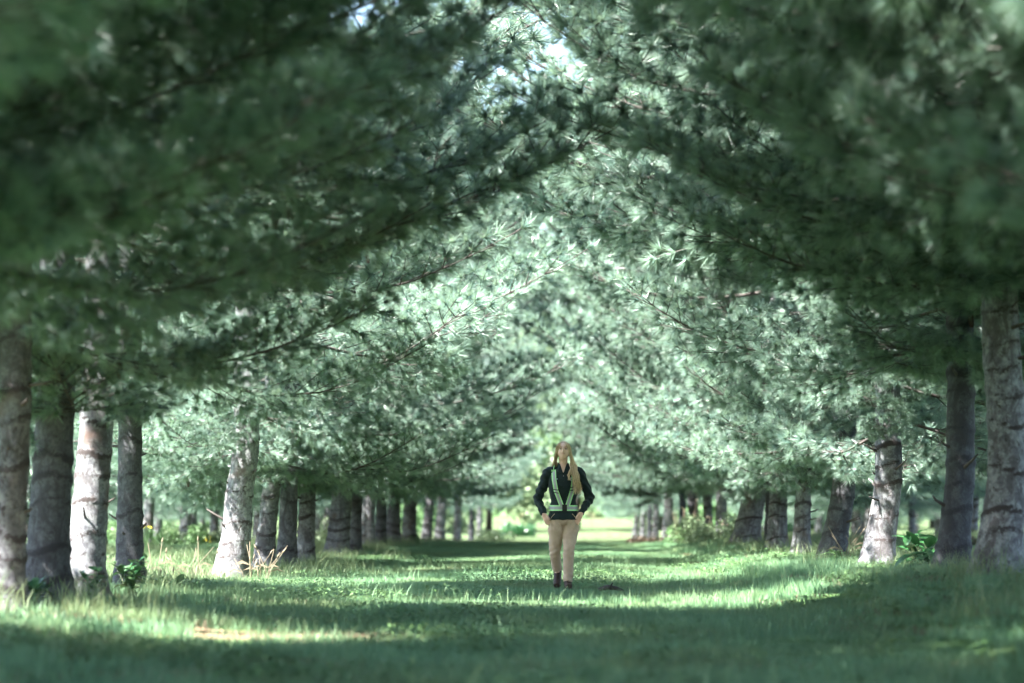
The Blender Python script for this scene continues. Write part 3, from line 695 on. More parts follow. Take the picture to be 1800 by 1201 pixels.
def leafpatch(n, seed):
    gg = np.random.default_rng(seed); P = np.zeros((n, 3)); P[:, :2] = gg.normal(0, .17, (n, 2)); P[:, 2] = gg.uniform(.03, .13, n)
    a = gg.uniform(0, 6.28, n); d = np.stack([np.cos(a), np.sin(a), gg.uniform(-.3, .6, n)], 1) * gg.uniform(.015, .035, n)[:, None]; sd = np.stack([-np.sin(a), np.cos(a), gg.uniform(-.3, .3, n)], 1) * gg.uniform(.008, .018, n)[:, None]
    V = np.stack([P - d, P + sd, P + d, P - sd], 1).reshape(-1, 3); return V, np.arange(n * 4), np.arange(n) * 4, np.repeat(gg.uniform(0, 1, n), 4)
scatter('clover', 'low clover and broad leaved weeds mixed into the mown grass', pts, gg.uniform(0, 6.28, len(P)), np.ones((len(P), 3)), [leafpatch(130, 95 + i) for i in range(4)], [M['weed']], 'clover')
# taller single blades standing out of the turf
P, gg = cells(11, 40, .5, 12); keep = (gg.uniform(0, 1, len(P)) < .5) & (((P[:, 0] - .07) ** 2 + (P[:, 1] - 27.2) ** 2) > .6); P = P[keep]; pts = np.stack([P[:, 0], P[:, 1], zg(P[:, 0], P[:, 1])], 1)
scatter('grass_tips', 'longer single grass blades standing out of the mown turf', pts, gg.uniform(0, 6.28, len(P)), np.ones((len(P), 3)), [patch(26, .6, .10, .24, .006, .8, 120 + i) for i in range(5)], [M['grass']])
# scattered sun bleached blades and fallen needles
P, gg = cells(10.5, 50, .6, 4); keep = gg.uniform(0, 1, len(P)) < .25 + .7 * duff_at(P[:, 0], P[:, 1]); P = P[keep]; pts = np.stack([P[:, 0], P[:, 1], zg(P[:, 0], P[:, 1])], 1)
scatter('dry_litter', 'fallen brown needles and bleached grass lying among the green', pts, gg.uniform(0, 6.28, len(P)), np.ones((len(P), 3)), [patch(150, .8, .01, .06, .005, 3.0, 80 + i) for i in range(4)], [M['straw']], 'litter')

# ------------------------------------------------------------------ plants, dry stems, fallen branch
def leaf_mesh(name, L, W, m_, fold=.25, curl=.3, tint=.5):
    mb = MB(); vs = []; n = 6
    for i in range(n + 1):
        t = i / n; wd = W * math.sin(math.pi * min(1, t * .92 + .06)) ** .8 / 2; z = -curl * L * t * t
        vs += [(L * t, -wd, z + fold * wd), (L * t, 0, z), (L * t, wd, z + fold * wd)]
    fs = [(3 * i + a, 3 * i + 3 + a, 3 * i + 4 + a, 3 * i + 1 + a) for i in range(n) for a in (0, 1)]
    mb.add(vs, fs, 0, tint); return mb.mesh(name, m_)
def leaf_plant(p, label, cat, leafm, nst, h, nl, seed, spread=.5, stem=None, group=None):
    gg = random.Random(seed); z = float(zg(p.x, p.y)); root = empty('leafy_plant', (p.x, p.y, z)); tag(root, label, cat, group)
    for s_ in range(nst):
        a = gg.uniform(0, 6.28); r = gg.uniform(.2, 1) * spread; hh = h * gg.uniform(.6, 1.05)
        q0 = Vector((gg.uniform(-.06, .06), gg.uniform(-.06, .06), -.03)); q2 = Vector((math.cos(a) * r, math.sin(a) * r, hh)); q1 = Vector((q2.x * .35, q2.y * .35, hh * .6))
        mb = MB(); mb.tube([q0, q1, q2], [.007, .005, .003], 5, a=.4); mb.build('stem', stem or M['weed'], root)
        for i in range(nl):
            t = .3 + .7 * (i + .5) / nl; q = q0.lerp(q1, t * 2) if t < .5 else q1.lerp(q2, t * 2 - 1)
            o = link('leaf', leafm[gg.randrange(len(leafm))], root); o.location = q; o.rotation_euler = (gg.uniform(-.4, .4), gg.uniform(-1.0, .15), a + i * 2.5 + gg.uniform(-.5, .5)); sc1 = gg.uniform(.7, 1.15) * (1.15 - .4 * t); o.scale = (sc1,) * 3
    return root
big = [leaf_mesh('leaf', .26, .125, M['broad'], .3, c, .4 + c) for c in (.1, .3, .5)]; mid_ = [leaf_mesh('leaf', .13, .075, M['broad'], .3, c, .5 + c) for c in (.1, .35)]
lite = [leaf_mesh('leaf', .20, .07, M['weed'], .3, c, .6) for c in (.3, .6)]; small = [leaf_mesh('leaf', .09, .05, M['weed'], .3, c, .4) for c in (.1, .4)]
leaf_plant(px(1612, 1003, 26.2), 'dark green plant with large glossy leaves beside the sunlit leaning trunk', 'plant', big, 6, .42, 5, 1, .34)
leaf_plant(px(1640, 1012, 24.8), 'low dark leafy plant in front of the dark brown banded trunk', 'plant', big, 4, .22, 4, 2, .3)
leaf_plant(px(232, 1040, 21.6), 'bushy leafy weed at the foot of the slim dark trunk on the left', 'weed', mid_ + small, 11, .40, 8, 3, .22)
leaf_plant(px(165, 1040, 20.6), 'broad leaved weed standing before the pale trunk on the left', 'weed', mid_, 4, .36, 5, 4, .14)
leaf_plant(px(285, 1038, 23.5), 'low yellow green weed spreading at the lit edge of the left row', 'weed', small + lite, 9, .16, 5, 5, .34)
leaf_plant(px(60, 1045, 19.3), 'dark weed growing between the two leftmost thick trunks', 'weed', mid_, 7, .2, 5, 6, .2)
leaf_plant(px(1478, 1002, 31.0), 'bright green plant with long pointed leaves between two right row trunks', 'plant', lite, 7, .17, 4, 7, .16)
leaf_plant(px(1395, 985, 38), 'small leafy weed between the blue grey and the slim rough trunk', 'weed', small, 6, .15, 5, 8, .2)
leaf_plant(px(735, 962, 60), 'small green weed at the foot of the far left row trunks', 'weed', small, 9, .3, 6, 9, .3)
leaf_plant(px(1260, 1000, 34), 'low clover like weed patch in the grass right of the lane', 'weed', small, 12, .08, 4, 10, .5)
def dry_stems(p, label, n, h, seed, spread, lean=.25, group=None, head=True):
    gg = random.Random(seed); z = float(zg(p.x, p.y)); root = empty('dry_stems', (p.x, p.y, z)); tag(root, label, 'dry plant', group)
    for i in range(n):
        x, y = gg.uniform(-1, 1) * spread, gg.uniform(-1, 1) * spread * .5; hh = h * gg.uniform(.4, 1.1); lx = gg.uniform(-lean, lean) * hh * 2; ly = gg.uniform(-lean, lean) * hh
        mb = MB(); pts = [(x, y, -.03), (x + lx * .3, y + ly * .3, hh * .5), (x + lx, y + ly, hh)]; mb.tube(pts, [.0055, .0045, .003], 5, a=gg.random())
        if head and gg.random() < .5:
            e = Vector(pts[2]); mb.tube([e, e + Vector((lx * .1, 0, .03)), e + Vector((lx * .25, 0, .07))], [.004, .011, .002], 5, a=.9)
        mb.build('stem', M['straw'], root)
        if gg.random() < .6:
            mb = MB(); q = Vector(pts[1]); dx = gg.choice((-1, 1)); mb.add([q, q + Vector((dx * .10, 0, .05)), q + Vector((dx * .2, .01, .0)), q + Vector((dx * .10, 0, .025))], [(0, 1, 2, 3)], 0, .7); mb.build('dry_leaf', M['straw'], root)
dry_stems(px(305, 1003, 28.5), 'upright straw coloured stems in the gap left of the bright flared trunk', 9, .5, 1, .5, .07)
dry_stems(px(350, 1003, 29.2), 'broken bent straw stem with a long slanting stalk in the left gap', 5, .48, 2, .2, .6)
dry_stems(px(452, 1012, 29.6), 'fan of tan dry stalks at the right foot of the bright flared trunk', 13, .5, 3, .17, .3)
dry_stems(px(270, 1012, 25.5), 'short dry stubs behind the bushy weed on the left', 6, .22, 4, .25)
dry_stems(px(1237, 952, 56), 'pale seed headed stems rising from the tall weeds right of the lane', 14, 1.15, 5, .6, .12)
dry_stems(px(1495, 1000, 30.5), 'thin yellow stems arching left of the sunlit leaning trunk', 6, .5, 6, .13, .4, head=False)
def clump(p, label, w_, h, n, mat_, seed, size=.05, cat='weeds', name='weed_clump'):
    gg = random.Random(seed); z = float(zg(p.x, p.y)); blobs = [(gg.uniform(-1, 1) * w_, gg.uniform(-.5, .5) * w_, gg.uniform(0, .8) * h, .28 * h + .12) for _ in range(14)]
    V, t = leaf_cloud(blobs, n, size, seed); V[:, 2] = np.maximum(V[:, 2], 0); nf = len(V) // 4
    root = empty(name, (p.x, p.y, z)); tag(root, label, cat)
    link('foliage', mesh_np('foliage', V, np.arange(nf * 4), np.arange(nf) * 4, None, [mat_], attr={'tint': t}), root)
    mb = MB()
    for b in blobs: mb.tube([(b[0] * .6, b[1] * .6, -.03), b[:3]], [.012, .005], 4, a=.3)
    mb.build('stems', mat_, root)
clump(px(1258, 958, 54), 'tall pale sunlit weeds in front of the far right row trunks', .75, .62, 2600, M['pale'], 1)
clump(px(1215, 958, 57), 'shorter green weeds on the lane side of the tall pale ones', .45, .42, 1500, M['weed'], 2)
clump(px(1138, 962, 62), 'low dull tan leaves at the foot of the far right trunks', .42, .16, 900, M['rust'], 3, .045)
clump(px(1112, 962, 64), 'small patch of tan leaves nearest the bright lawn', .2, .08, 300, M['rust'], 4, .04)
clump(px(275, 945, 60), 'bushy grey green weeds beyond the lawn in the left gap', 1.1, .5, 3000, M['weed'], 5)
clump(px(350, 950, 62), 'weeds with a few yellow flowers behind the small bright trunk', .9, .3, 1800, M['pale'], 6)
clump(px(600, 958, 70), 'pale green bush seen through the gap in the left row', .6, .75, 1800, M['pale'], 7)
clump(px(35, 985, 40), 'yellowish weeds at the foot of the bright narrow trunk far left', .35, .4, 1200, M['pale'], 8)
clump(px(1725, 950, 45), 'pinkish dry weeds between the dark trunk and the pale thick one', .3, .28, 700, M['straw'], 9)
clump(px(905, 925, 150), 'dark blue green bush on the far lawn left of the woman', 1.0, .9, 2500, M['broad'], 10, .1, 'bush', 'bush')
clump(px(870, 948, 85), 'small yellow green bush at the left edge of the far lawn', .5, .45, 1200, M['pale'], 11, .06, 'bush', 'bush')
for i, (u, v, d) in enumerate(((258, 925, 40), (366, 948, 55), (1547, 992, 27.6))):
    gg = random.Random(i); p = px(u, v, d); z0 = float(zg(p.x, p.y)); root = empty('yellow_flowers', (p.x, p.y, z0)); tag(root, ('yellow flowers on a stem right of the slim dark trunk', 'tiny yellow flowers low behind the flared trunk', 'single yellow bloom at the foot of the sunlit leaning trunk')[i], 'flower')
    for q in range((5, 6, 1)[i]):
        mb = MB(); e = Vector((gg.uniform(-.1, .1), gg.uniform(-.05, .05), p.z - z0 + gg.uniform(-.08, .06))); mb.tube([(0, 0, -.02), (e.x * .3, 0, e.z * .6), e], .004, 4, a=.4); mb.build('stem', M['weed'], root)
        mb = MB()
        for s_ in range(8):
            a = s_ * .785; c_, s2 = math.cos(a), math.sin(a); mb.add([e, e + Vector((c_ * .012 - s2 * .005, -.006, s2 * .012 + c_ * .005)), e + Vector((c_ * .018, -.004, s2 * .018)), e + Vector((c_ * .012 + s2 * .005, -.006, s2 * .012 - c_ * .005))], [(0, 1, 2, 3)], 0, .5)
        mb.build('bloom', M['flower'], root)
p = px(1072, 1043, 26.4); z = float(zg(p.x, p.y)); root = empty('fallen_branch', (p.x, p.y, z)); tag(root, 'short dark fallen branch lying in the grass right of the woman', 'branch')
mb = MB(); mb.tube([(-.12, 0, .05), (-.03, .02, .08), (.07, .02, .07), (.15, -.02, .04)], [.022, .028, .022, .012], 8); mb.tube([(0, 0, .08), (.03, -.05, .13)], [.012, .006], 6); mb.build('wood', M['twig'], root)
#PERSON_BEGIN
# ------------------------------------------------------------------ the walking woman
def simple_noise_mat(name, c0, c1, scale, rough, bump=.3, dist=.004, spec=.3, sheen=0.0):
    m = mat(name, c0, rough, spec); k = N(m); v = k.obj(); n = k.noise(v, scale, 4, .6)
    k.l(k.ramp(n, [(.35, c0), (.68, c1)]), k.b.inputs['Base Color']); k.bump(k.noise(v, scale * 6, 3, .6), bump, dist); k.b.inputs['Sheen Weight'].default_value = sheen; return m
SKIN = simple_noise_mat('skin', (.60, .36, .28), (.68, .44, .35), 9, .5, .1, .001, .35)
SKIN.node_tree.nodes['Principled BSDF'].inputs['Subsurface Weight'].default_value = .08; SKIN.node_tree.nodes['Principled BSDF'].inputs['Subsurface Radius'].default_value = (.02, .008, .004)
SHIRT = simple_noise_mat('black_green_shirt', (.006, .013, .014), (.011, .021, .021), 14, .8, .3, .002, .2, .1)
KHAKI = simple_noise_mat('khaki_cotton', (.34, .245, .175), (.43, .32, .235), 10, .85, .4, .003, .2, .1)
LEATHER = simple_noise_mat('brown_leather', (.030, .016, .012), (.050, .028, .020), 22, .55, .3, .002)
SOLE = mat('dark_sole', (.03, .022, .018), .8); LIME = mat('lime_webbing', (.36, .66, .30), .6); SILVER = mat('reflective_tape', (.30, .30, .30), .45, .5)
BLACKP = mat('black_webbing', (.01, .01, .011), .6); DARK = mat('eye_dark', (.025, .028, .035), .3); WHITE_ = mat('eye_white', (.45, .42, .40), .4)
LIPS = mat('lip_skin', (.36, .13, .125), .5); BROW = mat('brow_hair', (.16, .095, .055), .8); LOGO = mat('pale_stitching', (.42, .52, .66), .7)
m = mat('blond_hair', (.4, .28, .14), .45, .5); k = N(m); k.l(k.mix(k.attr('tint'), (.17, .095, .045), (.66, .50, .30)), k.b.inputs['Base Color']); HAIR = m

WX, WY = px(990.5, 1036, 27.8).x, 27.8; WZ = float(zg(WX, WY))
woman = empty('person', (WX, WY, WZ)); tag(woman, 'woman in black shirt, lime safety harness and khaki trousers walking along the grassy lane', 'person')
def remesh(mb, name, mats, voxel, parent, smooth_it=2, disp=None, keep=None):
    me = mb.mesh('tmp', mats); o = bpy.data.objects.new('tmp', me); COL.objects.link(o)
    r = o.modifiers.new('r', 'REMESH'); r.mode = 'VOXEL'; r.voxel_size = voxel; r.use_smooth_shade = True
    s = o.modifiers.new('s', 'SMOOTH'); s.iterations = smooth_it; s.factor = .5
    dg = bpy.context.evaluated_depsgraph_get(); me2 = bpy.data.meshes.new_from_object(o.evaluated_get(dg)); bpy.data.objects.remove(o)
    me2.materials.clear(); me2.materials.append(mats if not isinstance(mats, list) else mats[0])
    if disp:
        co = np.zeros(len(me2.vertices) * 3, np.float32); no = co.copy(); me2.vertices.foreach_get('co', co); me2.vertices.foreach_get('normal', no)
        co = co.reshape(-1, 3); no = no.reshape(-1, 3); co += no * disp(co)[:, None]; me2.vertices.foreach_set('co', co.ravel()); me2.update()
    return link(name, me2, parent)
def ring(mb, rings, n=24):
    """rings: (x, y, z, rx, ry) stacked sections"""
    vs = []
    for (x, y, z, rx, ry) in rings:
        for j in range(n):
            a = 2 * math.pi * j / n; c, s_ = math.cos(a), math.sin(a); e = .85
            vs.append((x + rx * math.copysign(abs(c) ** e, c), y + ry * math.copysign(abs(s_) ** e, s_), z))
    k_ = len(rings); fs = [(i * n + j, i * n + (j + 1) % n, (i + 1) * n + (j + 1) % n, (i + 1) * n + j) for i in range(k_ - 1) for j in range(n)]
    fs += [tuple(range(n - 1, -1, -1)), tuple(range((k_ - 1) * n, k_ * n))]; mb.add(vs, fs)
def limb(mb, pts, rad, n=14):
    """smooth tapered limb through the joints"""
    P_ = [Vector(p) for p in pts]; out = []; rr = []; rad = [r if hasattr(r, '__len__') else (r, r) for r in rad]
    for i in range(len(P_) - 1):
        p0 = P_[max(0, i - 1)]; p1 = P_[i]; p2 = P_[i + 1]; p3 = P_[min(len(P_) - 1, i + 2)]
        for q in range(6):
            t = q / 6; out.append(.5 * ((2 * p1) + (p2 - p0) * t + (2 * p0 - 5 * p1 + 4 * p2 - p3) * t * t + (-p0 + 3 * p1 - 3 * p2 + p3) * t ** 3))
            a, b = rad[i], rad[i + 1]; s_ = t * t * (3 - 2 * t)
            rr.append(tuple(a[z] * (1 - s_) + b[z] * s_ for z in (0, 1)) if hasattr(a, '__len__') else a * (1 - s_) + b * s_)
    out.append(P_[-1]); rr.append(rad[-1]); mb.tube(out, rr, n)
def ball(mb, c, r, n=16, m_=10):
    c = Vector(c); vs = []; r = r if hasattr(r, '__len__') else (r, r, r)
    for i in range(1, m_):
        th = math.pi * i / m_
        for j in range(n): a = 2 * math.pi * j / n; vs.append((c.x + r[0] * math.sin(th) * math.cos(a), c.y + r[1] * math.sin(th) * math.sin(a), c.z + r[2] * math.cos(th)))
    k_ = m_ - 1; fs = [(i * n + j, (i + 1) * n + j, (i + 1) * n + (j + 1) % n, i * n + (j + 1) % n) for i in range(k_ - 1) for j in range(n)]
    fs += [tuple(range(n)), tuple(range((k_) * n - 1, (k_ - 1) * n - 1, -1))]; mb.add(vs, fs)
SH = {-1: (-.168, .01, 1.335), 1: (.172, .01, 1.335)}; EL = {-1: (-.292, .045, 1.045), 1: (.305, .045, 1.055)}; WR = {-1: (-.222, -.065, .862), 1: (.200, -.070, .872)}
HIP = {-1: (-.088, 0, .83), 1: (.088, 0, .83)}; KN = {-1: (-.096, .02, .435), 1: (.060, -.10, .455)}; AN = {-1: (-.066, .20, .165), 1: (.050, -.10, .085)}
# body: one continuous figure
b = MB()
ring(b, [(0, 0, .76, .10, .06), (0, 0, .86, .130, .075), (0, 0, .98, .120, .075), (0, 0, 1.06, .118, .072), (0, 0, 1.18, .135, .085), (0, 0, 1.28, .140, .080), (0, .005, 1.34, .105, .06), (0, .01, 1.39, .065, .05), (0, .01, 1.42, .047, .050)])
limb(b, [(0, .012, 1.38), (0, .004, 1.45), (0, .000, 1.52)], [.050, .047, .050])
HC = Vector((0, -.018, 1.585)); TIL = Matrix.Rotation(R(-13), 3, 'X')           # head tipped back, looking up
hb = MB(); vs = []; n1, n2 = 36, 28
for i in range(n2 + 1):
    th = math.pi * i / n2
    for j in range(n1):
        a = 2 * math.pi * j / n1; x = math.sin(th) * math.cos(a); y = math.sin(th) * math.sin(a); z = math.cos(th)
        X_ = .074 * x; Y_ = .092 * y; Z_ = .108 * z
        if z < 0: X_ *= 1 - .34 * (-z) ** 1.4; Y_ *= (1 - .10 * (-z)) if y < 0 else (1 - .45 * (-z))
        if y < 0:
            f = -y
            Y_ += .008 * f * math.exp(-((z) / .5) ** 2)                                # flatten the face plane
            Y_ += -.021 * f * math.exp(-(X_ / .010) ** 2) * max(0, math.exp(-((Z_ + .026) / .016) ** 2)) - .010 * f * math.exp(-(X_ / .008) ** 2) * math.exp(-((Z_ + .004) / .022) ** 2)   # nose
            Y_ += .010 * f * math.exp(-((abs(X_) - .030) / .016) ** 2) * math.exp(-((Z_ - .006) / .013) ** 2)    # eye sockets
            Y_ += -.004 * f * math.exp(-((abs(X_) - .028) / .02) ** 2) * math.exp(-((Z_ - .027) / .010) ** 2)     # brow
            Y_ += -.006 * f * math.exp(-((abs(X_) - .040) / .02) ** 2) * math.exp(-((Z_ + .024) / .018) ** 2)     # cheeks
            Y_ += -.006 * f * math.exp(-(X_ / .020) ** 2) * math.exp(-((Z_ + .056) / .010) ** 2) - .010 * f * math.exp(-(X_ / .022) ** 2) * math.exp(-((Z_ + .088) / .014) ** 2)   # mouth, chin
        vs.append(TIL @ Vector((X_, Y_, Z_)) + HC)
fs = [(i * n1 + j, (i + 1) * n1 + j, (i + 1) * n1 + (j + 1) % n1, i * n1 + (j + 1) % n1) for i in range(n2) for j in range(n1)]
b.add(vs, fs)
for s in (-1, 1):
    e = TIL @ Vector((s * .074, .008, -.010)) + HC; ball(b, e, (.008, .016, .028), 10, 8)
    limb(b, [(s * .09, .006, 1.325), (SH[s][0] * .96, .01, 1.32), tuple((Vector(SH[s]) + Vector(EL[s])) / 2), EL[s], tuple((Vector(EL[s]) + Vector(WR[s])) / 2), WR[s]], [.040, .042, .036, .032, .030, .027])
    # hand: palm, thumb and four fingers slipping into the pocket
    w_ = Vector(WR[s]); pd = Vector((-s * .045, -.002, -.085)); pd.normalize(); out_ = Vector((s * .9, -.1, -.45)).normalized(); fr = Vector((0, -1, 0))
    limb(b, [w_ - pd * .01, w_ + pd * .035, w_ + pd * .075], [(.022, .026), (.019, .036), (.017, .038)])
    across = pd.cross(fr).normalized()
    for q, (o_, ln, rr) in enumerate(((-.030, .062, .0085), (-.010, .074, .009), (.011, .070, .009), (.030, .055, .008))):
        st = w_ + pd * .07 + across * o_; limb(b, [st - pd * .02, st + pd * ln * .4 + fr * -.002, st + pd * ln * .75 - fr * .010, st + pd * ln - fr * .022], [rr * 1.1, rr, rr * .9, rr * .7], 8)
    th = w_ + pd * .022 + Vector((-s * .018, -.012, 0)); limb(b, [th, th + Vector((-s * .022, -.014, -.022)), th + Vector((-s * .028, -.016, -.050))], [.012, .0105, .008], 8)
    kn = Vector(KN[s]); an = Vector(AN[s])
    limb(b, [(s * .070, 0, .80), (s * .080, 0, .70), tuple(Vector((s * .084, 0, .70)).lerp(kn, .55)), tuple(kn), tuple(kn.lerp(an, .45) + Vector((0, .012, 0))), tuple(an)], [.055, .052, .045, .038, .036, .028]); limb(b, [an, an + (Vector((0, -.03, -.05)) if s < 0 else Vector((0, -.03, -.02))), an + (Vector((-.005, -.08, -.10)) if s < 0 else Vector((.007, -.10, -.04)))], [.026, .022, .014])
remesh(b, 'body', SKIN, .0058, woman, 1)
# shirt
t = MB()
ring(t, [(.0, 0, .800, .176, .128), (0, 0, .85, .172, .126), (0, 0, .93, .152, .106), (0, 0, 1.02, .148, .103), (0, -.004, 1.10, .158, .114), (0, -.008, 1.19, .170, .124), (0, -.002, 1.27, .172, .114), (0, .004, 1.33, .160, .095), (0, .008, 1.375, .115, .075), (0, .012, 1.405, .064, .056)])
BV = BVHTree.FromPolygons([Vector(v) for v in t.v], t.f)
for s in (-1, 1):
    limb(t, [(s * .09, .006, 1.335), SH[s], tuple((Vector(SH[s]) + Vector(EL[s])) / 2), EL[s], tuple((Vector(EL[s]) + Vector(WR[s])) / 2), WR[s]], [.066, .068, .060, .052, .047, .036])
def shirt_disp(c):
    x, y, z = c.T; arm = np.clip((np.abs(x) - .17) / .04, 0, 1)
    d = .0055 * np.sin(z * 70 + x * 55 + 2 * np.sin(y * 40)) * (.3 + .7 * arm) + .006 * np.sin(z * 38 - np.abs(x) * 60 + y * 25) * np.exp(-((z - 1.0) / .14) ** 2)
    return d + .002 * np.sin(x * 60 + y * 30) * np.clip((.87 - z) / .08, 0, 1)
remesh(t, 'shirt', SHIRT, .0075, woman, 2, shirt_disp)
# open neck: a wedge of skin and the two collar wings
def front(x, z, off=.004, y0=-1.0):
    h = BV.ray_cast(Vector((x, y0, z)), Vector((0, 1, 0)))
    return Vector((x, (h[0].y if h[0] is not None else -.05) - off, z))
c = MB(); c.add([(-.030, -.052, 1.43), (.030, -.052, 1.43), front(.026, 1.385, .010), front(0, 1.335, .010), front(-.026, 1.385, .010), (0, -.056, 1.43)], [(0, 4, 5), (4, 3, 5), (3, 2, 5), (2, 1, 5)])
for q in range(3): pass
o = c.build('throat', SKIN, woman)
for s in (-1, 1):
    c = MB(); a = [Vector((s * .060, .020, 1.452)), Vector((s * .036, -.050, 1.436)), front(s * .004, 1.338, .016), front(s * .062, 1.352, .020), Vector((s * .078, .0, 1.408))]
    bk = [p + Vector((0, .008, -.004)) for p in a]; c.add(a + bk, [(0, 1, 4), (1, 3, 4), (1, 2, 3), (5, 9, 6), (6, 9, 8), (6, 8, 7), (0, 5, 6, 1), (1, 6, 7, 2), (2, 7, 8, 3), (3, 8, 9, 4), (4, 9, 5, 0)]); c.build('collar', SHIRT, woman, False)
c = MB(); c.tube([(-.058, .03, 1.40), (-.060, .03, 1.455)], .002, 4)
ring_ = [(.062 * math.cos(a), .012 + .058 * math.sin(a)) for a in [R(-20 + 220 * i / 12) for i in range(13)]]
vs = [(x, y, 1.395) for x, y in ring_] + [(x * .93, y * .93 + .001, 1.452) for x, y in ring_]; c.add(vs, [(i, i + 1, 14 + i, 13 + i) for i in range(12)]); c.build('collar_band', SHIRT, woman)
for z in (1.30, 1.235, 1.17, 1.105, 1.04):
    c = MB(); p = front(.002, z, .004); c.tube([p, p + Vector((0, -.004, 0))], .006, 8); c.build('button', SILVER if z > 1.29 else BLACKP, woman)
# trousers
t = MB(); ring(t, [(0, 0, .745, .150, .095), (0, 0, .79, .162, .108), (0, 0, .835, .155, .104), (0, 0, .87, .138, .09)])
for s in (-1, 1):
    an = Vector(AN[s]); kn = Vector(KN[s]); end = an.lerp(kn, .22 if s < 0 else .03)
    limb(t, [(s * .078, .0, .80), (s * .084, -.004, .70), tuple(Vector((s * .084, 0, .70)).lerp(kn, .55)), tuple(kn), tuple(kn.lerp(an, .45) + Vector((0, .012, 0))), tuple(end)], [(.099, .097), (.096, .092), (.079, .074), (.064, .063), (.061, .061), (.055, .055)])
def trouser_disp(c):
    x, y, z = c.T
    d = .0048 * np.sin(z * 95 + x * 50 * np.sign(x)) * (np.exp(-((z - .44) / .06) ** 2) + np.exp(-((z - .14) / .08) ** 2)) + .006 * np.sin(z * 60 - np.abs(x) * 80) * np.exp(-((z - .74) / .07) ** 2)
    return d + .0015 * np.sin(x * 90 + z * 22)
remesh(t, 'trousers', KHAKI, .0075, woman, 2, trouser_disp)
for s in (-1, 1):   # slanted pocket openings with their seam
    c = MB(); q = [Vector((s * .100, -.112, .868)), Vector((s * .132, -.103, .835)), Vector((s * .163, -.070, .790))]; c.tube(q, .004, 5); c.build('pocket_seam', KHAKI, woman)
# boots
for s in (-1, 1):
    bt = MB(); a_ = Vector(AN[s]); root_b = None
    if s < 0:   # rear foot, heel lifted, toe still on the grass
        limb(bt, [a_ + Vector((0, .03, .10)), a_ + Vector((0, .012, .03)), a_ + Vector((-.002, -.02, -.035)), a_ + Vector((-.006, -.065, -.085)), a_ + Vector((-.010, -.115, -.118))], [.050, .048, (.046, .052), (.045, .042), (.038, .030)])
    else:
        limb(bt, [a_ + Vector((0, .02, .08)), a_ + Vector((0, .01, .01)), a_ + Vector((.003, -.03, -.025)), a_ + Vector((.007, -.10, -.040)), a_ + Vector((.010, -.165, -.040))], [.048, .046, (.046, .048), (.046, .036), (.036, .026)])
        ball(bt, a_ + Vector((0, .03, -.04)), (.036, .045, .035))
    bo = remesh(bt, 'boot', LEATHER, .007, woman, 1)
    so_ = MB()
    if s < 0: so_.tube([a_ + Vector((0, .035, -.06)), a_ + Vector((-.006, -.05, -.118)), a_ + Vector((-.010, -.12, -.142))], [(.036, .014), (.044, .014), (.030, .014)], 10)
    else: so_.tube([a_ + Vector((0, .075, -.072)), a_ + Vector((.004, 0, -.074)), a_ + Vector((.008, -.10, -.072)), a_ + Vector((.010, -.185, -.064))], [(.030, .013), (.038, .013), (.046, .013), (.024, .013)], 10)
    so_.build('sole', SOLE, bo)
    lc = MB()
    for q in range(4):
        p = a_ + (Vector((-.002, -.040 - .012 * q, .055 - .032 * q)) if s < 0 else Vector((.002, -.030 - .02 * q, .045 - .022 * q)))
        lc.tube([p + Vector((-.024, .004, -.005)), p + Vector((0, -.008, .0)), p + Vector((.024, .004, .005))], .003, 5)
    lc.build('laces', SOLE, bo)
# safety harness
har = MB()
def band(mb, line, width, off, lift=0.0, m_=0):
    """flat strip following the front of the shirt"""
    P_ = [Vector(p) for p in line]; pts = []
    for a, b_ in zip(P_, P_[1:]):
        for q in range(8): pts.append(a.lerp(b_, q / 8))
    pts.append(P_[-1]); vs = []; n = len(pts)
    for i, p in enumerate(pts):
        d = (pts[min(n - 1, i + 1)] - pts[max(0, i - 1)]).normalized(); sd = Vector((-d.y, d.x)) * width / 2
        for q in (p + Vector((sd.x, sd.y)) if False else Vector((p.x + sd.x, p.y + sd.y)), Vector((p.x - sd.x, p.y - sd.y))):
            vs.append(front(q.x, q.y, off)); 
    vs += [v + Vector((0, .003, 0)) for v in vs]; k_ = 2 * n
    fs = [(2 * i, 2 * i + 2, 2 * i + 3, 2 * i + 1) for i in range(n - 1)] + [(k_ + 2 * i, k_ + 2 * i + 1, k_ + 2 * i + 3, k_ + 2 * i + 2) for i in range(n - 1)]
    fs += [(2 * i, k_ + 2 * i, k_ + 2 * i + 2, 2 * i + 2) for i in range(n - 1)] + [(2 * i + 1, 2 * i + 3, k_ + 2 * i + 3, k_ + 2 * i + 1) for i in range(n - 1)]
    mb.add(vs, fs, m_)
LN = {-1: [(-.112, 1.372), (-.106, 1.26), (-.085, 1.135), (-.018, .955)], 1: [(.118, 1.372), (.119, 1.25), (.108, 1.155), (.046, .955)]}
for s in (-1, 1): band(har, LN[s], .052, .014)
def belt(mb, z0, z1, off, a0=0, a1=360):
    vs = []; n = 60
    for i in range(n + 1):
        a = R(a0 + (a1 - a0) * i / n); d = Vector((math.cos(a), math.sin(a), 0))
        for z in (z0, z1):
            h = BV.ray_cast(Vector((0, 0, z)) + d * .5, -d); vs.append(h[0] + d * off)
    vs += [v * 1.0 - Vector((v.x, v.y, 0)).normalized() * .003 for v in vs]; k_ = 2 * (n + 1)
    mb.add(vs, [(2 * i, 2 * i + 2, 2 * i + 3, 2 * i + 1) for i in range(n)] + [(2 * i, k_ + 2 * i, k_ + 2 * i + 2, 2 * i + 2) for i in range(n)] + [(2 * i + 1, 2 * i + 3, k_ + 2 * i + 3, k_ + 2 * i + 1) for i in range(n)])
belt(har, .902, .966, .012)
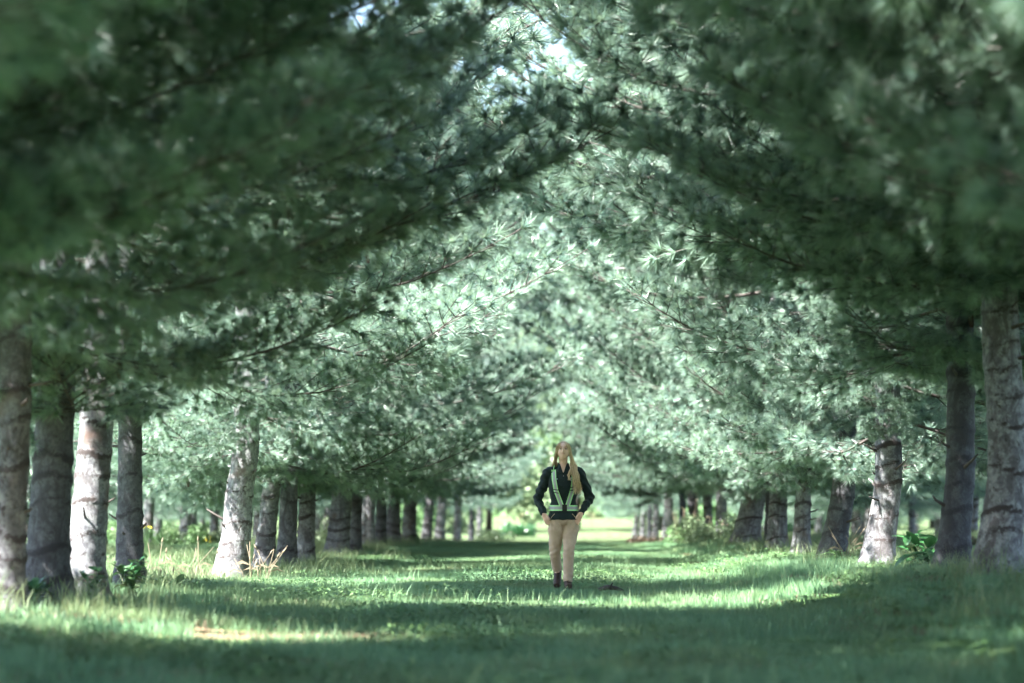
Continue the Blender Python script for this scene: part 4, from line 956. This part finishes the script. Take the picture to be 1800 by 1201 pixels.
for s in (-1, 1):   # over the shoulders to the back
    har.tube([front(s * .113, 1.368, .012), Vector((s * .108, -.045, 1.402)), Vector((s * .100, .02, 1.412)), Vector((s * .09, .085, 1.36)), Vector((s * .05, .130, 1.20)), Vector((0, .125, .96))], [(.004, .026)] * 6, 8)
ho = har.build('safety_harness', LIME, woman, False)
for s in (-1, 1):
    st = MB(); band(st, LN[s], .028, .0165); st.build('reflective_stripe', SILVER, ho, False)
    e = LN[s][2]
    for dz in (.012, -.022):
        ad = MB(); band(ad, [(e[0] - .031 - s * .0, e[1] + dz), (e[0] + .031, e[1] + dz + s * .010)], .009, .020); ad.build('adjuster', BLACKP, ho, False)
st = MB(); belt(st, .917, .951, .0145); st.build('reflective_stripe', SILVER, ho, False)
bk = MB(); p = front(.014, .935, .018); w2, h2 = .027, .038
bk.add([p + Vector((x, y, z)) for y in (-.008, .006) for x, z in ((-w2, -h2), (w2, -h2), (w2, h2), (-w2, h2))], [(0, 1, 2, 3), (7, 6, 5, 4), (0, 4, 5, 1), (1, 5, 6, 2), (2, 6, 7, 3), (3, 7, 4, 0)]); bk.build('buckle', BLACKP, ho, False)
# small pale emblems stitched on the shirt
lg = MB()
for (dx, dz, r_, a) in ((0, .014, .010, .6), (-.010, .0, .009, -.4), (.009, -.001, .009, .9), (-.003, -.013, .010, 0), (.012, -.015, .006, .4), (-.012, .012, .005, 0)):
    cx, cz = .090 + dx, 1.262 + dz
    lg.add([front(cx + r_ * math.cos(a + q * 1.571) * (1 if q % 2 else .6), cz + r_ * math.sin(a + q * 1.571), .0085) for q in range(4)], [(0, 1, 2, 3)])
lg.build('emblem', LOGO, woman, False)
lg = MB(); lg.add([front(-.072 + a, 1.265 + c_, .0085) for a, c_ in ((-.008, -.004), (.006, -.006), (.008, .004), (-.004, .006))], [(0, 1, 2, 3)]); lg.build('emblem', LOGO, woman, False)
# face
def face(x, z, y=-.12): return TIL @ Vector((x, y, z)) + HC
for s in (-1, 1):
    e = MB(); ball(e, face(s * .030, .005, -.0800), (.0135, .006, .0062), 12, 8); eo = e.build('eye', WHITE_, woman)
    e = MB(); ball(e, face(s * .030, .005, -.0855), (.0062, .003, .0058), 10, 6); e.build('iris', DARK, eo)
    e = MB(); e.tube([face(s * .016, .010, -.0845), face(s * .030, .0135, -.0860), face(s * .044, .009, -.080)], .0020, 5); e.build('lashes', BROW, eo)
    e = MB(); e.tube([face(s * .015, .024, -.092), face(s * .032, .029, -.088), face(s * .047, .022, -.077)], [.0026, .0032, .0014], 5); e.build('eyebrow', BROW, woman)
    e = MB(); ball(e, face(s * .0065, -.037, -.1015), (.0030, .003, .0022), 8, 6); e.build('nostril', BROW, woman)
e = MB(); e.tube([face(-.024, -.056, -.086), face(-.010, -.0545, -.0965), face(0, -.056, -.098), face(.010, -.0545, -.0965), face(.024, -.056, -.086)], [(.001, .001), (.0045, .003), (.0055, .003), (.0045, .003), (.001, .001)], 8)
e.build('lips', LIPS, woman)
# hair: a cap on the skull and long strands, most of them falling over her left shoulder
h = MB(); gg = random.Random(3)
def scalp(th, ph, f=1.0): return TIL @ Vector((.079 * f * math.sin(th) * math.sin(ph), .098 * f * math.sin(th) * math.cos(ph) + .004, .113 * f * math.cos(th))) + HC   # ph 0 = back, pi = face
vs = []; A_, B_ = 14, 36
for i in range(A_ + 1):
    for j in range(B_):
        ph = 2 * math.pi * j / B_; fr_ = .5 - .5 * math.cos(ph)            # 1 at the face
        thm = 2.1 - 1.52 * fr_ ** 2.6; th = thm * i / A_; vs.append(scalp(th, ph, 1.0 + .01 * math.sin(ph * 9) - .035 * (i == A_)))
h.add(vs, [(i * B_ + j, (i + 1) * B_ + j, (i + 1) * B_ + (j + 1) % B_, i * B_ + (j + 1) % B_) for i in range(A_) for j in range(B_)], 0, .18)
for q in range(420):
    s = 1 if gg.random() < .60 else -1
    u = gg.random(); ph = s * (math.pi * (.30 + .52 * u)) if gg.random() < .75 else s * math.pi * gg.uniform(0, .45)
    pts = [scalp(.12 + .05 * gg.random(), ph, 1.03), scalp(.75, ph, 1.04), scalp(1.25, ph * .97, 1.06)]
    sx = s * gg.uniform(.077, .098); front_ = (abs(ph) > math.pi * .5)
    p3 = Vector((sx, gg.uniform(-.050, .01) if front_ else gg.uniform(.03, .075), 1.525))
    if s > 0:
        over = gg.random() < .85; y1 = gg.uniform(-.135, -.105) if over else gg.uniform(.10, .12); zend = gg.uniform(1.085, 1.20); xe = gg.uniform(.120, .215)
        x4 = gg.uniform(.080, .140); pts += [p3, Vector((x4, y1 * .55, 1.42)), Vector((x4 + .028, y1 - .01, 1.31)), Vector(((x4 + .03 + xe) / 2, y1 - .018, 1.21)), Vector((xe, y1 - .008, zend))]
        if over and gg.random() < .1: pts[-3:] = [Vector((.062, -.135, 1.31)), Vector((.072, -.14, 1.25))]
    else:
        x4 = -gg.uniform(.080, .122); pts += [p3, Vector((x4, gg.uniform(-.01, .05), 1.43)), Vector((x4 - .008, gg.uniform(.07, .115), 1.36)), Vector((x4 + .02, .135, gg.uniform(1.12, 1.28)))]
    jit = lambda: Vector((gg.gauss(0, .0025), gg.gauss(0, .0025), 0)); pts = [p + jit() * (1 + .5 * i_) for i_, p in enumerate(pts)]
    tint = min(1, max(0, (.62 if s > 0 else .30) + gg.gauss(0, .25)))
    h.tube(pts, [.002] + [.0030] * (len(pts) - 2) + [.0008], 4, a=tint, cap=False)
h.build('hair', HAIR, woman)
#PERSON_END
